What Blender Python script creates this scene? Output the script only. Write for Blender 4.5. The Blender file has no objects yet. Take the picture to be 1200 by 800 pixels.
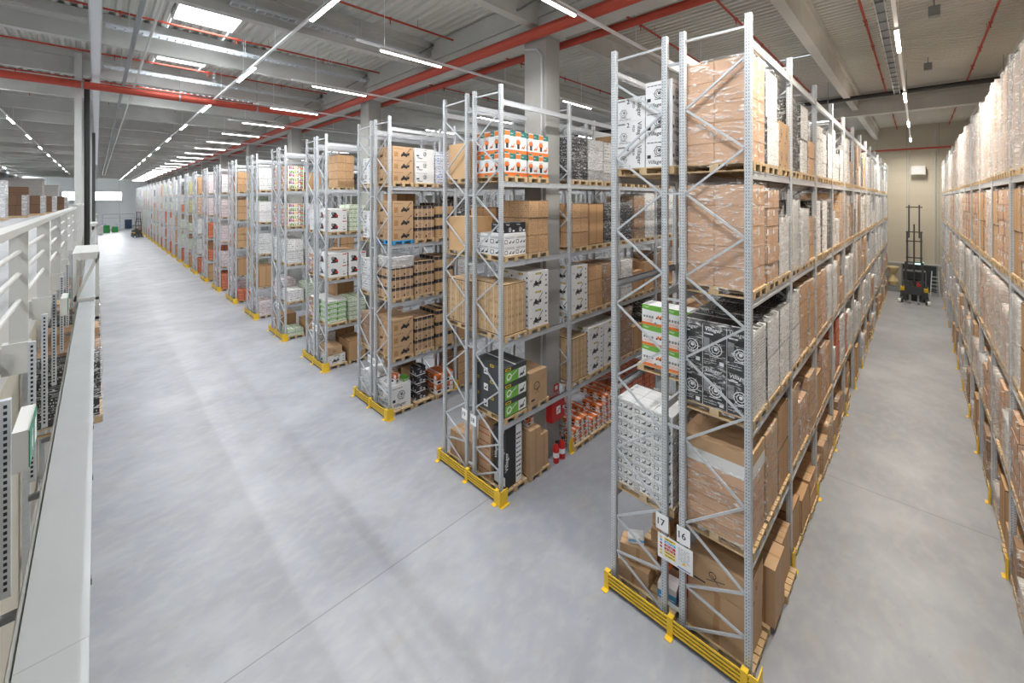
import bpy, math, random
from mathutils import Vector, Matrix
random.seed(11)
SC = bpy.context.scene
COL = SC.collection
R = math.radians

# ------------------------------------------------------------------ camera, light, exposure
H = 7.5
CF, CYAW, CX, CY = 480.83, 43.567, 618.7, 233.6
cam = bpy.data.cameras.new('camera'); camo = bpy.data.objects.new('camera', cam); COL.objects.link(camo)
cam.sensor_width = 36; cam.lens = CF / 1200 * 36
cam.shift_x = -(CX - 600) / 1200; cam.shift_y = -(400 - CY) / 1200
cam.clip_start = .05; cam.clip_end = 400
camo.location = (0, 0, H)
camo.rotation_euler = (R(90), 0, R(CYAW))
SC.camera = camo
SC.view_settings.view_transform = 'Standard'; SC.view_settings.look = 'None'
SC.view_settings.gamma = 1; SC.view_settings.use_curve_mapping = False
SC.view_settings.exposure = 1.86
SC.cycles.max_bounces = 6; SC.cycles.diffuse_bounces = 4; SC.cycles.glossy_bounces = 3
SC.cycles.transparent_max_bounces = 10; SC.cycles.transmission_bounces = 2
SC.cycles.caustics_reflective = False; SC.cycles.caustics_refractive = False
SC.cycles.sample_clamp_indirect = 6
LAMP_W, LAMP_M, LAMP_K, LAMP_A, SKY_E, WIN_E = 56.0, 62.0, 58.0, 125.0, 6.0, 9.0        # strip lamps, rooflights, end windows
w = bpy.data.worlds.new('sky'); SC.world = w; w.use_nodes = True
w.node_tree.nodes['Background'].inputs[0].default_value = (.75, .85, 1, 1)
w.node_tree.nodes['Background'].inputs[1].default_value = 1.0

# ------------------------------------------------------------------ layout constants (metres)
XR, P, YF, BAY, ZT = -1.90, 5.635, 6.94, 2.76, 10.37   # outer post line of the nearest rack, rack pitch, front line, bay, top
FW, GAP = 1.03, .32                                      # frame depth between post centres, gap between the twin frames
LEV = [0, 1.85, 3.90, 5.92, 7.95, 10.0]
YW, XW, YB, XE = 46.3, -148.0, -20.0, 16.0
ZC, ZB, ZG = 13.6, 12.62, 12.3
PX = 'x'

# ------------------------------------------------------------------ mesh builder
class MB:
    def __init__(s): s.v = []; s.f = []; s.m = []; s.uv = []
    def poly(s, pts, mat=0, uv=None):
        n = len(s.v); s.v += [tuple(p) for p in pts]; s.f.append(tuple(range(n, n + len(pts)))); s.m.append(mat)
        s.uv.append(uv or [(0.5, 0.5)] * len(pts))
    def box(s, x0, x1, y0, y1, z0, z1, mat=0, cells=None, mats=None, taper=0):
        t = taper
        c = [(x0, y0, z0), (x1, y0, z0), (x1, y1, z0), (x0, y1, z0), (x0 + t, y0 + t, z1), (x1 - t, y0 + t, z1), (x1 - t, y1 - t, z1), (x0 + t, y1 - t, z1)]
        n = len(s.v); s.v += c
        F = [(0, 1, 5, 4), (1, 2, 6, 5), (2, 3, 7, 6), (3, 0, 4, 7), (4, 5, 6, 7), (3, 2, 1, 0)]
        nx, ny, nz = cells or (1, 1, 1)
        U = [(nx, nz), (ny, nz), (nx, nz), (ny, nz), (nx, ny), (nx, ny)]
        for k, (f, u) in enumerate(zip(F, U)):
            s.f.append(tuple(n + i for i in f)); s.m.append(mats[k] if mats else mat)
            s.uv.append([(0, 0), (u[0], 0), (u[0], u[1]), (0, u[1])])
    def bar(s, a, b, w, h=None, mat=0, up=(0, 0, 1)):
        h = h or w; a = Vector(a); b = Vector(b); d = (b - a).normalized(); up = Vector(up)
        if abs(d.dot(up)) > .98: up = Vector((1, 0, 0))
        sx = d.cross(up).normalized() * w / 2; sy = sx.cross(d).normalized() * h / 2
        n = len(s.v)
        for p in (a, b): s.v += [tuple(p - sx - sy), tuple(p + sx - sy), tuple(p + sx + sy), tuple(p - sx + sy)]
        for f in ((0, 1, 5, 4), (1, 2, 6, 5), (2, 3, 7, 6), (3, 0, 4, 7), (4, 5, 6, 7), (3, 2, 1, 0)):
            s.f.append(tuple(n + i for i in f)); s.m.append(mat); s.uv.append([(0, 0), (1, 0), (1, 1), (0, 1)])
    def tube(s, a, b, r, r2=None, n=10, mat=0, caps=True):
        a = Vector(a); b = Vector(b); d = (b - a).normalized(); up = Vector((0, 0, 1)) if abs(d.z) < .95 else Vector((1, 0, 0))
        x = d.cross(up).normalized(); y = x.cross(d); r2 = r if r2 is None else r2; k = len(s.v)
        for p, q in ((a, r), (b, r2)):
            for i in range(n):
                t = 2 * math.pi * i / n; s.v.append(tuple(p + x * math.cos(t) * q + y * math.sin(t) * q))
        for i in range(n):
            j = (i + 1) % n; s.f.append((k + i, k + j, k + n + j, k + n + i)); s.m.append(mat); s.uv.append([(0, 0)] * 4)
        if caps:
            s.f.append(tuple(k + i for i in range(n))[::-1]); s.m.append(mat); s.uv.append([(0, 0)] * n)
            s.f.append(tuple(k + n + i for i in range(n))); s.m.append(mat); s.uv.append([(0, 0)] * n)
    def lathe(s, prof, c=(0, 0, 0), n=16, mat=0):
        k = len(s.v)
        for r, z in prof:
            for i in range(n):
                t = 2 * math.pi * i / n; s.v.append((c[0] + r * math.cos(t), c[1] + r * math.sin(t), c[2] + z))
        for j in range(len(prof) - 1):
            for i in range(n):
                i2 = (i + 1) % n; s.f.append((k + j * n + i, k + j * n + i2, k + (j + 1) * n + i2, k + (j + 1) * n + i)); s.m.append(mat); s.uv.append([(0, 0)] * 4)
    def mesh(s, name, mats, smooth=False):
        me = bpy.data.meshes.new(name); me.from_pydata(s.v, [], s.f)
        for m in (mats if isinstance(mats, (list, tuple)) else [mats]): me.materials.append(m)
        me.polygons.foreach_set('material_index', s.m)
        ul = me.uv_layers.new(name='cells'); flat = [c for u in s.uv for p in u for c in p]; ul.data.foreach_set('uv', flat)
        if smooth: me.polygons.foreach_set('use_smooth', [True] * len(s.f))
        me.update(); return me
    def obj(s, name, mats, parent=None, loc=None, smooth=False):
        return put(name, s.mesh(name, mats, smooth), parent, loc)

def put(name, me, parent=None, loc=None, rz=0):
    o = bpy.data.objects.new(name, me); COL.objects.link(o)
    if parent is not None: o.parent = parent
    if loc is not None: o.location = loc
    if rz: o.rotation_euler = (0, 0, rz)
    return o
def tag(o, label=None, cat=None, group=None, kind=None):
    if label: o['label'] = label
    if cat: o['category'] = cat
    if group: o['group'] = group
    if kind: o['kind'] = kind
    return o
def thing(name, label, cat, loc=(0, 0, 0), rz=0, group=None):
    return tag(put(name, None, None, loc, rz), label, cat, group)
def structure(o): o['kind'] = 'structure'; return o

# ------------------------------------------------------------------ materials
def new_mat(name):
    m = bpy.data.materials.new(name); m.use_nodes = True; nt = m.node_tree
    return m, nt, nt.nodes['Principled BSDF']
def nd(nt, typ, **kw):
    n = nt.nodes.new(typ)
    for k, v in kw.items(): setattr(n, k, v)
    return n
def mth(nt, op, a, b=None, c=None):
    n = nt.nodes.new('ShaderNodeMath'); n.operation = op
    for i, x in enumerate((a, b, c)):
        if x is None: continue
        if isinstance(x, (int, float)): n.inputs[i].default_value = x
        else: nt.links.new(x, n.inputs[i])
    return n.outputs[0]
def mixc(nt, fac, a, b):
    n = nt.nodes.new('ShaderNodeMix'); n.data_type = 'RGBA'
    for i, x in ((0, fac), (6, a), (7, b)):
        if isinstance(x, (int, float)): n.inputs[i].default_value = x
        elif isinstance(x, tuple): n.inputs[i].default_value = (*x[:3], 1)
        else: nt.links.new(x, n.inputs[i])
    return n.outputs[2]
def plain(name, c, rough=.6, metal=0, var=.12, scale=3.0, emit=0, bump=0):
    m, nt, b = new_mat(name)
    b.inputs['Roughness'].default_value = rough; b.inputs['Metallic'].default_value = metal
    if emit:
        b.inputs['Base Color'].default_value = (*c, 1)
        b.inputs['Emission Color'].default_value = (*c, 1); b.inputs['Emission Strength'].default_value = emit; return m
    tc = nd(nt, 'ShaderNodeTexCoord'); nz = nd(nt, 'ShaderNodeTexNoise'); nz.inputs['Scale'].default_value = scale; nz.inputs['Detail'].default_value = 3
    nt.links.new(tc.outputs['Object'], nz.inputs['Vector'])
    c2 = tuple(max(0, x * (1 - var)) for x in c); c3 = tuple(min(1, x * (1 + var)) for x in c)
    nt.links.new(mixc(nt, nz.outputs['Fac'], c2, c3), b.inputs['Base Color'])
    if bump:
        bp = nd(nt, 'ShaderNodeBump'); bp.inputs['Strength'].default_value = bump; bp.inputs['Distance'].default_value = .02
        nt.links.new(nz.outputs['Fac'], bp.inputs['Height']); nt.links.new(bp.outputs[0], b.inputs['Normal'])
    return m
M = {}
M['galv'] = plain('galvanised steel', (.55, .58, .62), .4, .25, .14, 30)
M['galv_dark'] = plain('dull steel', (.26, .28, .29), .5, .3, .2, 10)
M['white_steel'] = plain('light grey painted steel', (.55, .55, .53), .45, 0, .04, 4)
M['grey_paint'] = plain('grey painted trunking', (.42, .44, .45), .4, 0, .07, 2.5)
M['yellow'] = plain('yellow painted steel', (.80, .52, .03), .45, 0, .12, 8)
M['black'] = plain('black rubber', (.015, .015, .017), .5, 0, .2, 8)
M['dark'] = plain('dark grey', (.06, .065, .07), .5, 0, .2, 8)
M['red_pipe'] = plain('red painted pipe', (.44, .058, .032), .62, 0, .12, 3)
M['red'] = plain('red enamel', (.55, .02, .02), .3, 0, .08, 3)
M['wood'] = plain('pallet timber', (.58, .42, .24), .75, 0, .30, 6)
M['white'] = plain('white card', (.80, .80, .80), .55, 0, .04, 5)
M['label'] = plain('white paper', (.85, .86, .88), .5, 0, .02, 5)
M['ink'] = plain('black ink', (.025, .025, .028), .5, 0, .1, 5)
M['ink_grey'] = plain('grey ink', (.25, .25, .26), .5, 0, .1, 5)
M['green'] = plain('green print', (.17, .45, .06), .5, 0, .15, 9)
M['orange'] = plain('orange print', (.80, .20, .04), .5, 0, .12, 9)
M['teal'] = plain('dark teal print', (.03, .19, .17), .5, 0, .1, 9)
M['blue'] = plain('blue print', (.03, .13, .48), .5, 0, .1, 9)
M['sky_blue'] = plain('light blue print', (.1, .4, .75), .5, 0, .1, 9)
M['purple'] = plain('purple print', (.22, .06, .35), .5, 0, .1, 9)
M['pink'] = plain('pink print', (.7, .08, .22), .5, 0, .1, 9)
M['flower_yellow'] = plain('yellow print', (.85, .62, .03), .5, 0, .1, 9)
M['dark_red'] = plain('dark red print', (.4, .02, .03), .5, 0, .1, 9)
M['cardboard'] = plain('brown cardboard', (.53, .345, .20), .75, 0, .10, 2)
M['cardboard_pink'] = plain('pale brown cardboard', (.60, .38, .25), .7, 0, .06, 2)
M['cardboard_dark'] = plain('dark brown cardboard', (.27, .145, .07), .75, 0, .10, 2)
M['plywood'] = plain('pale fibreboard', (.66, .42, .22), .7, 0, .05, 2)
M['tape'] = plain('brown packing tape', (.42, .24, .11), .35, 0, .08, 3)
M['cream'] = plain('cream wall cladding', (.62, .58, .47), .6, 0, .03, .6)
M['door_dark'] = plain('dark door paint', (.035, .045, .05), .4, 0, .1, 2)
M['door_blue'] = plain('dark blue door paint', (.03, .06, .13), .4, 0, .1, 2)
M['concrete'] = plain('precast concrete', (.52, .52, .495), .85, 0, .14, 1.3, bump=.15)
M['concrete_dark'] = plain('cast concrete column', (.38, .38, .365), .85, 0, .12, 1.3, bump=.2)
M['exit_green'] = plain('green sign face', (.0, .22, .12), .4, 0, .05, 3)
M['lamp'] = plain('lit warm lamp diffuser', (1, .91, .76), .5, emit=20)
M['lamp_k'] = plain('lit neutral lamp diffuser', (1, .97, .93), .5, emit=6)
M['lamp_cool'] = plain('lit cool lamp diffuser', (.93, .97, 1), .5, emit=20)
M['rooflight'] = plain('daylit rooflight panel', (.90, .96, 1), .5, emit=SKY_E)
M['window_glow'] = plain('daylit window', (.93, .97, 1), .5, emit=WIN_E)
M['sign_lit'] = plain('lit exit sign', (.25, .9, .65), .5, emit=1.6)

def post_mat():
    m, nt, b = new_mat('perforated galvanised post'); b.inputs['Roughness'].default_value = .4; b.inputs['Metallic'].default_value = .25
    tc = nd(nt, 'ShaderNodeTexCoord'); sp = nd(nt, 'ShaderNodeSeparateXYZ'); nt.links.new(tc.outputs['Object'], sp.inputs[0])
    fz = mth(nt, 'FRACT', mth(nt, 'MULTIPLY', sp.outputs[2], 20))
    zz = mth(nt, 'LESS_THAN', mth(nt, 'ABSOLUTE', mth(nt, 'SUBTRACT', fz, .5)), .2)
    def col(o): return mth(nt, 'LESS_THAN', mth(nt, 'ABSOLUTE', mth(nt, 'SUBTRACT', mth(nt, 'ABSOLUTE', o), .020)), .0055)
    h = mth(nt, 'MULTIPLY', zz, mth(nt, 'MAXIMUM', col(sp.outputs[0]), col(sp.outputs[1])))
    nz = nd(nt, 'ShaderNodeTexVoronoi'); nz.inputs['Scale'].default_value = 45; nt.links.new(tc.outputs['Object'], nz.inputs['Vector'])
    c = mixc(nt, nz.outputs['Distance'], (.46, .49, .52), (.66, .69, .73))
    nt.links.new(mixc(nt, h, c, (.07, .075, .08)), b.inputs['Base Color']); return m
M['post'] = post_mat()

def carton_mat(name, c, print_c=None, dens=.0, band=None, strap=None, seam=(.10, .055, .03), text_rows=7, rough=.7, label=0, tape=None, seamw=.018):
    """cells of UV 0..1 per carton: seams, printing, straps, tape and paper labels"""
    m, nt, b = new_mat(name); b.inputs['Roughness'].default_value = rough
    uvn = nd(nt, 'ShaderNodeUVMap'); uvn.uv_map = 'cells'
    sp = nd(nt, 'ShaderNodeSeparateXYZ'); nt.links.new(uvn.outputs[0], sp.inputs[0])
    U, V = sp.outputs[0], sp.outputs[1]
    fu, fv = mth(nt, 'FRACT', U), mth(nt, 'FRACT', V)
    wn = nd(nt, 'ShaderNodeTexWhiteNoise'); wn.noise_dimensions = '3D'
    cb = nd(nt, 'ShaderNodeCombineXYZ'); nt.links.new(mth(nt, 'FLOOR', U), cb.inputs[0]); nt.links.new(mth(nt, 'FLOOR', V), cb.inputs[1])
    oi = nd(nt, 'ShaderNodeObjectInfo'); nt.links.new(oi.outputs['Random'], cb.inputs[2]); nt.links.new(cb.outputs[0], wn.inputs[0])
    nz = nd(nt, 'ShaderNodeTexNoise'); nz.inputs['Scale'].default_value = 2.5; nz.inputs['Detail'].default_value = 3
    tc = nd(nt, 'ShaderNodeTexCoord'); nt.links.new(tc.outputs['Object'], nz.inputs['Vector'])
    k = mth(nt, 'ADD', mth(nt, 'MULTIPLY', wn.outputs[0], .5), mth(nt, 'MULTIPLY', nz.outputs['Fac'], .5))
    out = mixc(nt, k, tuple(x * .86 for x in c), tuple(min(1, x * 1.14) for x in c))
    if tape is not None:
        out = mixc(nt, mth(nt, 'LESS_THAN', mth(nt, 'ABSOLUTE', mth(nt, 'SUBTRACT', fu, .5)), .05), out, tape)
    if band is not None:
        out = mixc(nt, mth(nt, 'GREATER_THAN', fv, 1 - band[0]), out, band[1])
    if print_c is not None:
        row = mth(nt, 'LESS_THAN', mth(nt, 'ABSOLUTE', mth(nt, 'SUBTRACT', mth(nt, 'FRACT', mth(nt, 'MULTIPLY', V, text_rows)), .5)), .2)
        cv = nd(nt, 'ShaderNodeCombineXYZ')
        nt.links.new(mth(nt, 'MULTIPLY', U, 14.0), cv.inputs[0]); nt.links.new(mth(nt, 'FLOOR', mth(nt, 'MULTIPLY', V, text_rows)), cv.inputs[1]); nt.links.new(oi.outputs['Random'], cv.inputs[2])
        n2 = nd(nt, 'ShaderNodeTexNoise'); n2.inputs['Scale'].default_value = 1.7; n2.inputs['Detail'].default_value = 1; nt.links.new(cv.outputs[0], n2.inputs['Vector'])
        t = mth(nt, 'MULTIPLY', row, mth(nt, 'GREATER_THAN', n2.outputs['Fac'], 1 - dens))
        vis = mth(nt, 'MULTIPLY', mth(nt, 'GREATER_THAN', fu, .08), mth(nt, 'LESS_THAN', fu, .92))
        out = mixc(nt, mth(nt, 'MULTIPLY', t, vis), out, print_c)
    if label:
        a = mth(nt, 'LESS_THAN', mth(nt, 'ABSOLUTE', mth(nt, 'SUBTRACT', fu, .16)), .11); a2 = mth(nt, 'LESS_THAN', mth(nt, 'ABSOLUTE', mth(nt, 'SUBTRACT', fv, .72)), .15)
        keep = mth(nt, 'LESS_THAN', wn.outputs[0], label)
        out = mixc(nt, mth(nt, 'MULTIPLY', mth(nt, 'MULTIPLY', a, a2), keep), out, (.82, .84, .88))
    if strap is not None:
        s1 = mth(nt, 'LESS_THAN', mth(nt, 'ABSOLUTE', mth(nt, 'SUBTRACT', fu, .3)), .014); s2 = mth(nt, 'LESS_THAN', mth(nt, 'ABSOLUTE', mth(nt, 'SUBTRACT', fu, .72)), .014)
        out = mixc(nt, mth(nt, 'MAXIMUM', s1, s2), out, strap)
    e = mth(nt, 'MAXIMUM', mth(nt, 'GREATER_THAN', mth(nt, 'ABSOLUTE', mth(nt, 'SUBTRACT', fu, .5)), .5 - seamw * .6), mth(nt, 'GREATER_THAN', mth(nt, 'ABSOLUTE', mth(nt, 'SUBTRACT', fv, .5)), .5 - seamw))
    out = mixc(nt, e, out, seam)
    nt.links.new(out, b.inputs['Base Color']); return m
TAN = (.56, .345, .185)
CM = dict(
    brown=carton_mat('brown cartons', (.60, .375, .24), label=.0, tape=None),
    brown_label=carton_mat('brown cartons with paper labels', (.58, .36, .23), label=.85),
    tan=carton_mat('tan cartons with print', TAN, (.20, .11, .05), .42, text_rows=9),
    kraft=carton_mat('kraft cartons', (.50, .30, .15), tape=(.42, .25, .12)),
    dark=carton_mat('dark brown cartons', (.33, .19, .10)),
    brick=carton_mat('dark crate board', (.16, .085, .045), seam=(.05, .03, .02)),
    strapped=carton_mat('strapped tan cartons', (.55, .37, .20), (.22, .13, .06), .40, strap=(.75, .75, .7)),
    band=carton_mat('black-banded tan cartons', (.58, .37, .18), (.14, .08, .04), .40, band=(.3, (.025, .022, .03)), strap=(.7, .7, .66), text_rows=6),
    white=carton_mat('white printed cartons', (.72, .72, .72), (.10, .10, .11), .45, seam=(.25, .25, .25), text_rows=6),
    fine=carton_mat('white cartons with fine print', (.80, .80, .81), (.30, .30, .31), .40, seam=(.35, .35, .35), text_rows=11),
    black=carton_mat('black printed cartons', (.022, .022, .025), (.75, .75, .75), .38, seam=(.3, .3, .3), text_rows=6),
    grey=carton_mat('grey printed cartons', (.30, .30, .31), (.08, .08, .09), .45, seam=(.12, .12, .12), text_rows=6),
    orange=carton_mat('orange sacks', (.62, .17, .08), (.8, .6, .5), .40, seam=(.25, .05, .03), text_rows=3, seamw=.06),
    green=carton_mat('green and white sacks', (.72, .76, .66), (.12, .30, .06), .52, seam=(.2, .25, .15), text_rows=3, seamw=.05),
    yellow=carton_mat('yellow and green sacks', (.66, .60, .34), (.07, .16, .05), .5, seam=(.15, .15, .05), text_rows=3, seamw=.05),
    pinkw=carton_mat('white sacks with red print', (.75, .72, .72), (.45, .03, .12), .50, seam=(.4, .3, .3), text_rows=3, seamw=.04),
    bluew=carton_mat('white packs with blue print', (.76, .78, .82), (.03, .14, .5), .52, seam=(.35, .38, .45), text_rows=3, seamw=.04),
    trimmer=carton_mat('white cartons with red and black print', (.75, .75, .75), (.30, .03, .03), .36, seam=(.3, .3, .3), text_rows=4),
)
def film_mat(name, lo, hi):
    m, nt, b = new_mat(name)
    tc = nd(nt, 'ShaderNodeTexCoord'); mp = nd(nt, 'ShaderNodeMapping'); mp.inputs['Scale'].default_value = (2.2, 2.2, 9.0); mp.inputs['Rotation'].default_value = (.35, .25, 0)
    nt.links.new(tc.outputs['Object'], mp.inputs[0]); oi = nd(nt, 'ShaderNodeObjectInfo')
    nz = nd(nt, 'ShaderNodeTexNoise'); nz.noise_dimensions = '4D'; nz.inputs['Scale'].default_value = 1.9; nz.inputs['Detail'].default_value = 6; nz.inputs['Distortion'].default_value = 1.6
    nt.links.new(mp.outputs[0], nz.inputs['Vector']); nt.links.new(mth(nt, 'MULTIPLY', oi.outputs['Random'], 30), nz.inputs['W'])
    mr = nd(nt, 'ShaderNodeMapRange'); mr.inputs[1].default_value = .52; mr.inputs[2].default_value = .68; mr.inputs[3].default_value = lo; mr.inputs[4].default_value = hi
    nt.links.new(nz.outputs['Fac'], mr.inputs[0])
    b.inputs['Base Color'].default_value = (.93, .94, .95, 1); b.inputs['Roughness'].default_value = .18
    bp = nd(nt, 'ShaderNodeBump'); bp.inputs['Strength'].default_value = .7; bp.inputs['Distance'].default_value = .05
    nt.links.new(nz.outputs['Fac'], bp.inputs['Height']); nt.links.new(bp.outputs[0], b.inputs['Normal'])
    tr = nd(nt, 'ShaderNodeBsdfTransparent'); mx = nd(nt, 'ShaderNodeMixShader')
    nt.links.new(mr.outputs[0], mx.inputs[0]); nt.links.new(tr.outputs[0], mx.inputs[1]); nt.links.new(b.outputs[0], mx.inputs[2])
    nt.links.new(mx.outputs[0], nt.nodes['Material Output'].inputs[0]); return m
M['film'] = film_mat('clear stretch film', .03, .70)
M['film_dense'] = film_mat('cloudy stretch film', .42, .95)

def floor_mat():
    m, nt, b = new_mat('polished concrete floor')
    tc = nd(nt, 'ShaderNodeTexCoord'); P_ = tc.outputs['Object']
    def noise(s, det, sc=(1, 1, 1), rot=0, dist=0):
        mp = nd(nt, 'ShaderNodeMapping'); mp.inputs['Scale'].default_value = sc; mp.inputs['Rotation'].default_value = (0, 0, rot); nt.links.new(P_, mp.inputs[0])
        n = nd(nt, 'ShaderNodeTexNoise'); n.inputs['Scale'].default_value = s; n.inputs['Detail'].default_value = det; n.inputs['Distortion'].default_value = dist
        nt.links.new(mp.outputs[0], n.inputs['Vector']); return n.outputs['Fac']
    def rng(x, a, b2):
        r = nd(nt, 'ShaderNodeMapRange'); r.inputs[1].default_value = a; r.inputs[2].default_value = b2; nt.links.new(x, r.inputs[0]); return r.outputs[0]
    big, mid, fine = noise(.30, 5, dist=.4), noise(.9, 9, (1, .85, 1), .5, .2), noise(4.5, 9, (1, .6, 1), .8, .2)
    c = mixc(nt, rng(big, .32, .68), (.262, .280, .322), (.375, .394, .430))
    c = mixc(nt, mth(nt, 'MULTIPLY', rng(mid, .38, .66), .6), c, (.26, .27, .30))
    c = mixc(nt, mth(nt, 'MULTIPLY', rng(fine, .45, .72), .28), c, (.45, .44, .43))
    c = mixc(nt, mth(nt, 'MULTIPLY', rng(noise(2.0, 7, (1, .6, 1), 1.9), .55, .78), .35), c, (.36, .31, .24))
    c = mixc(nt, mth(nt, 'MULTIPLY', rng(noise(26, 2, (1, .3, 1), .7), .72, .80), .55), c, (.22, .18, .13))
    sp = nd(nt, 'ShaderNodeSeparateXYZ'); nt.links.new(P_, sp.inputs[0])
    def line(o, v, w_): return mth(nt, 'LESS_THAN', mth(nt, 'ABSOLUTE', mth(nt, 'SUBTRACT', o, v)), w_)
    J = None
    for o, v in [(sp.outputs[0], x) for x in (-7.8, -24.4, -41.5, -58, -75)] + [(sp.outputs[1], y) for y in (13.72, 30.0)]:
        l = line(o, v, .011); J = l if J is None else mth(nt, 'MAXIMUM', J, l)
    c = mixc(nt, mth(nt, 'MULTIPLY', J, .6), c, (.14, .13, .12))
    nt.links.new(c, b.inputs['Base Color'])
    nt.links.new(mth(nt, 'ADD', mth(nt, 'MULTIPLY', mid, .25), .24), b.inputs['Roughness']); b.inputs['Specular IOR Level'].default_value = .36
    bp = nd(nt, 'ShaderNodeBump'); bp.inputs['Strength'].default_value = .06; bp.inputs['Distance'].default_value = .01
    nt.links.new(fine, bp.inputs['Height']); nt.links.new(bp.outputs[0], b.inputs['Normal']); return m
M['floor'] = floor_mat()
M['deck'] = plain('ribbed roof deck steel', (.60, .60, .56), .6, .1, .06, .5)
def clad_mat(name, c, pitch, horizontal=False):
    m, nt, b = new_mat(name); b.inputs['Roughness'].default_value = .6
    tc = nd(nt, 'ShaderNodeTexCoord'); sp = nd(nt, 'ShaderNodeSeparateXYZ'); nt.links.new(tc.outputs['Object'], sp.inputs[0])
    v = mth(nt, 'ADD', sp.outputs[0], sp.outputs[1])
    a = mth(nt, 'LESS_THAN', mth(nt, 'FRACT', mth(nt, 'DIVIDE', v, pitch)), .012)
    h = mth(nt, 'LESS_THAN', mth(nt, 'FRACT', mth(nt, 'DIVIDE', sp.outputs[2], 1.1)), .012)
    nt.links.new(mixc(nt, mth(nt, 'MAXIMUM', a, mth(nt, 'MULTIPLY', h, .5)), c, tuple(x * .6 for x in c)), b.inputs['Base Color']); return m
M['clad'] = clad_mat('cream wall panels', (.52, .485, .40), 1.9)
M['clad_white'] = clad_mat('white wall panels', (.84, .87, .89), 4.0)

# ------------------------------------------------------------------ writing, as polygons
_txt = {}
def text_polys(s):
    if s in _txt: return _txt[s]
    cu = bpy.data.curves.new('t', 'FONT'); cu.body = s; cu.resolution_u = 2; cu.offset = .012
    o = bpy.data.objects.new('t', cu); COL.objects.link(o)
    dg = bpy.context.evaluated_depsgraph_get(); dg.update()
    me = o.evaluated_get(dg).to_mesh()
    vs = [(v.co.x, v.co.y) for v in me.vertices]; fs = [tuple(p.vertices) for p in me.polygons]
    x0 = min(v[0] for v in vs); x1 = max(v[0] for v in vs); y0 = min(v[1] for v in vs); y1 = max(v[1] for v in vs)
    out = ([((x - x0) / (y1 - y0), (y - y0) / (y1 - y0)) for x, y in vs], fs, (x1 - x0) / (y1 - y0))
    bpy.data.objects.remove(o); bpy.data.curves.remove(cu); _txt[s] = out; return out

class Face:
    """draws flat print on one face of a box, in metres from the face's lower left corner"""
    def __init__(s, mb, org, u, v, n, W, Hh): s.mb, s.o, s.u, s.v, s.n, s.W, s.H = mb, Vector(org), Vector(u), Vector(v), Vector(n), W, Hh; s.e = .0015
    def p(s, a, b): return tuple(s.o + s.u * a * s.W + s.v * b * s.H + s.n * s.e)
    def poly(s, pts, mat): s.mb.poly([s.p(*q) for q in pts], mat)
    def rect(s, a0, b0, a1, b1, mat): s.poly([(a0, b0), (a1, b0), (a1, b1), (a0, b1)], mat); s.e += .00006
    def disc(s, a, b, r, mat, n=12, hole=0):
        q = s.H / s.W
        P_ = [(a + r * q * math.cos(2 * math.pi * i / n), b + r * math.sin(2 * math.pi * i / n)) for i in range(n)]
        if not hole: s.poly(P_, mat)
        else:
            Q = [(a + (x - a) * hole, b + (y - b) * hole) for x, y in P_]
            for i in range(n): j = (i + 1) % n; s.poly([P_[i], P_[j], Q[j], Q[i]], mat)
        s.e += .00006
    def line(s, a, b, c, d, t, mat):
        A = Vector((a * s.W, b * s.H)); B = Vector((c * s.W, d * s.H)); n = (B - A).normalized(); n = Vector((-n.y, n.x)) * t / 2
        s.poly([((q.x) / s.W, (q.y) / s.H) for q in (A - n, B - n, B + n, A + n)], mat)
    def text(s, t, a, b, h, mat, rot=0, slant=0):
        vs, fs, w_ = text_polys(t); h = h * s.H; c, n_ = math.cos(rot), math.sin(rot)
        base = len(s.mb.v)
        for x, y in vs:
            x = (x + slant * y) * h; y = y * h; X, Y = x * c - y * n_, x * n_ + y * c
            s.mb.v.append(tuple(s.o + s.u * (a * s.W + X) + s.v * (b * s.H + Y) + s.n * s.e))
        for f in fs: s.mb.f.append(tuple(base + i for i in f)); s.mb.m.append(mat); s.mb.uv.append([(0, 0)] * len(f))
        s.e += .00006
def faces_of(mb, sx, sy, sz):
    return [Face(mb, (-sx / 2, -sy / 2, 0), (1, 0, 0), (0, 0, 1), (0, -1, 0), sx, sz),
            Face(mb, (sx / 2, -sy / 2, 0), (0, 1, 0), (0, 0, 1), (1, 0, 0), sy, sz)]
def mower(F, a, b, s, body, wheel, q=1.0):
    """walk-behind mower silhouette, lower left at (a, b), width s of the face"""
    k = s; h = s * F.W / F.H
    F.poly([(a + .05 * k, b + .10 * h), (a + .62 * k, b + .06 * h), (a + .66 * k, b + .2 * h), (a + .5 * k, b + .32 * h), (a + .28 * k, b + .34 * h), (a + .08 * k, b + .24 * h)], body); F.e += .00006
    F.poly([(a + .2 * k, b + .3 * h), (a + .42 * k, b + .3 * h), (a + .38 * k, b + .44 * h), (a + .24 * k, b + .44 * h)], body)
    F.line(a + .5 * k, b + .22 * h, a + 1.0 * k, b + .82 * h, .02 * q, body); F.line(a + .58 * k, b + .22 * h, a + .88 * k, b + .35 * h, .015 * q, body)
    F.poly([(a + .6 * k, b + .12 * h), (a + .86 * k, b + .16 * h), (a + .84 * k, b + .4 * h), (a + .66 * k, b + .34 * h)], body); F.e += .00006
    for x in (.12, .56): F.disc(a + x * k, b + .1 * h, .10 * h, wheel, 10)
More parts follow.
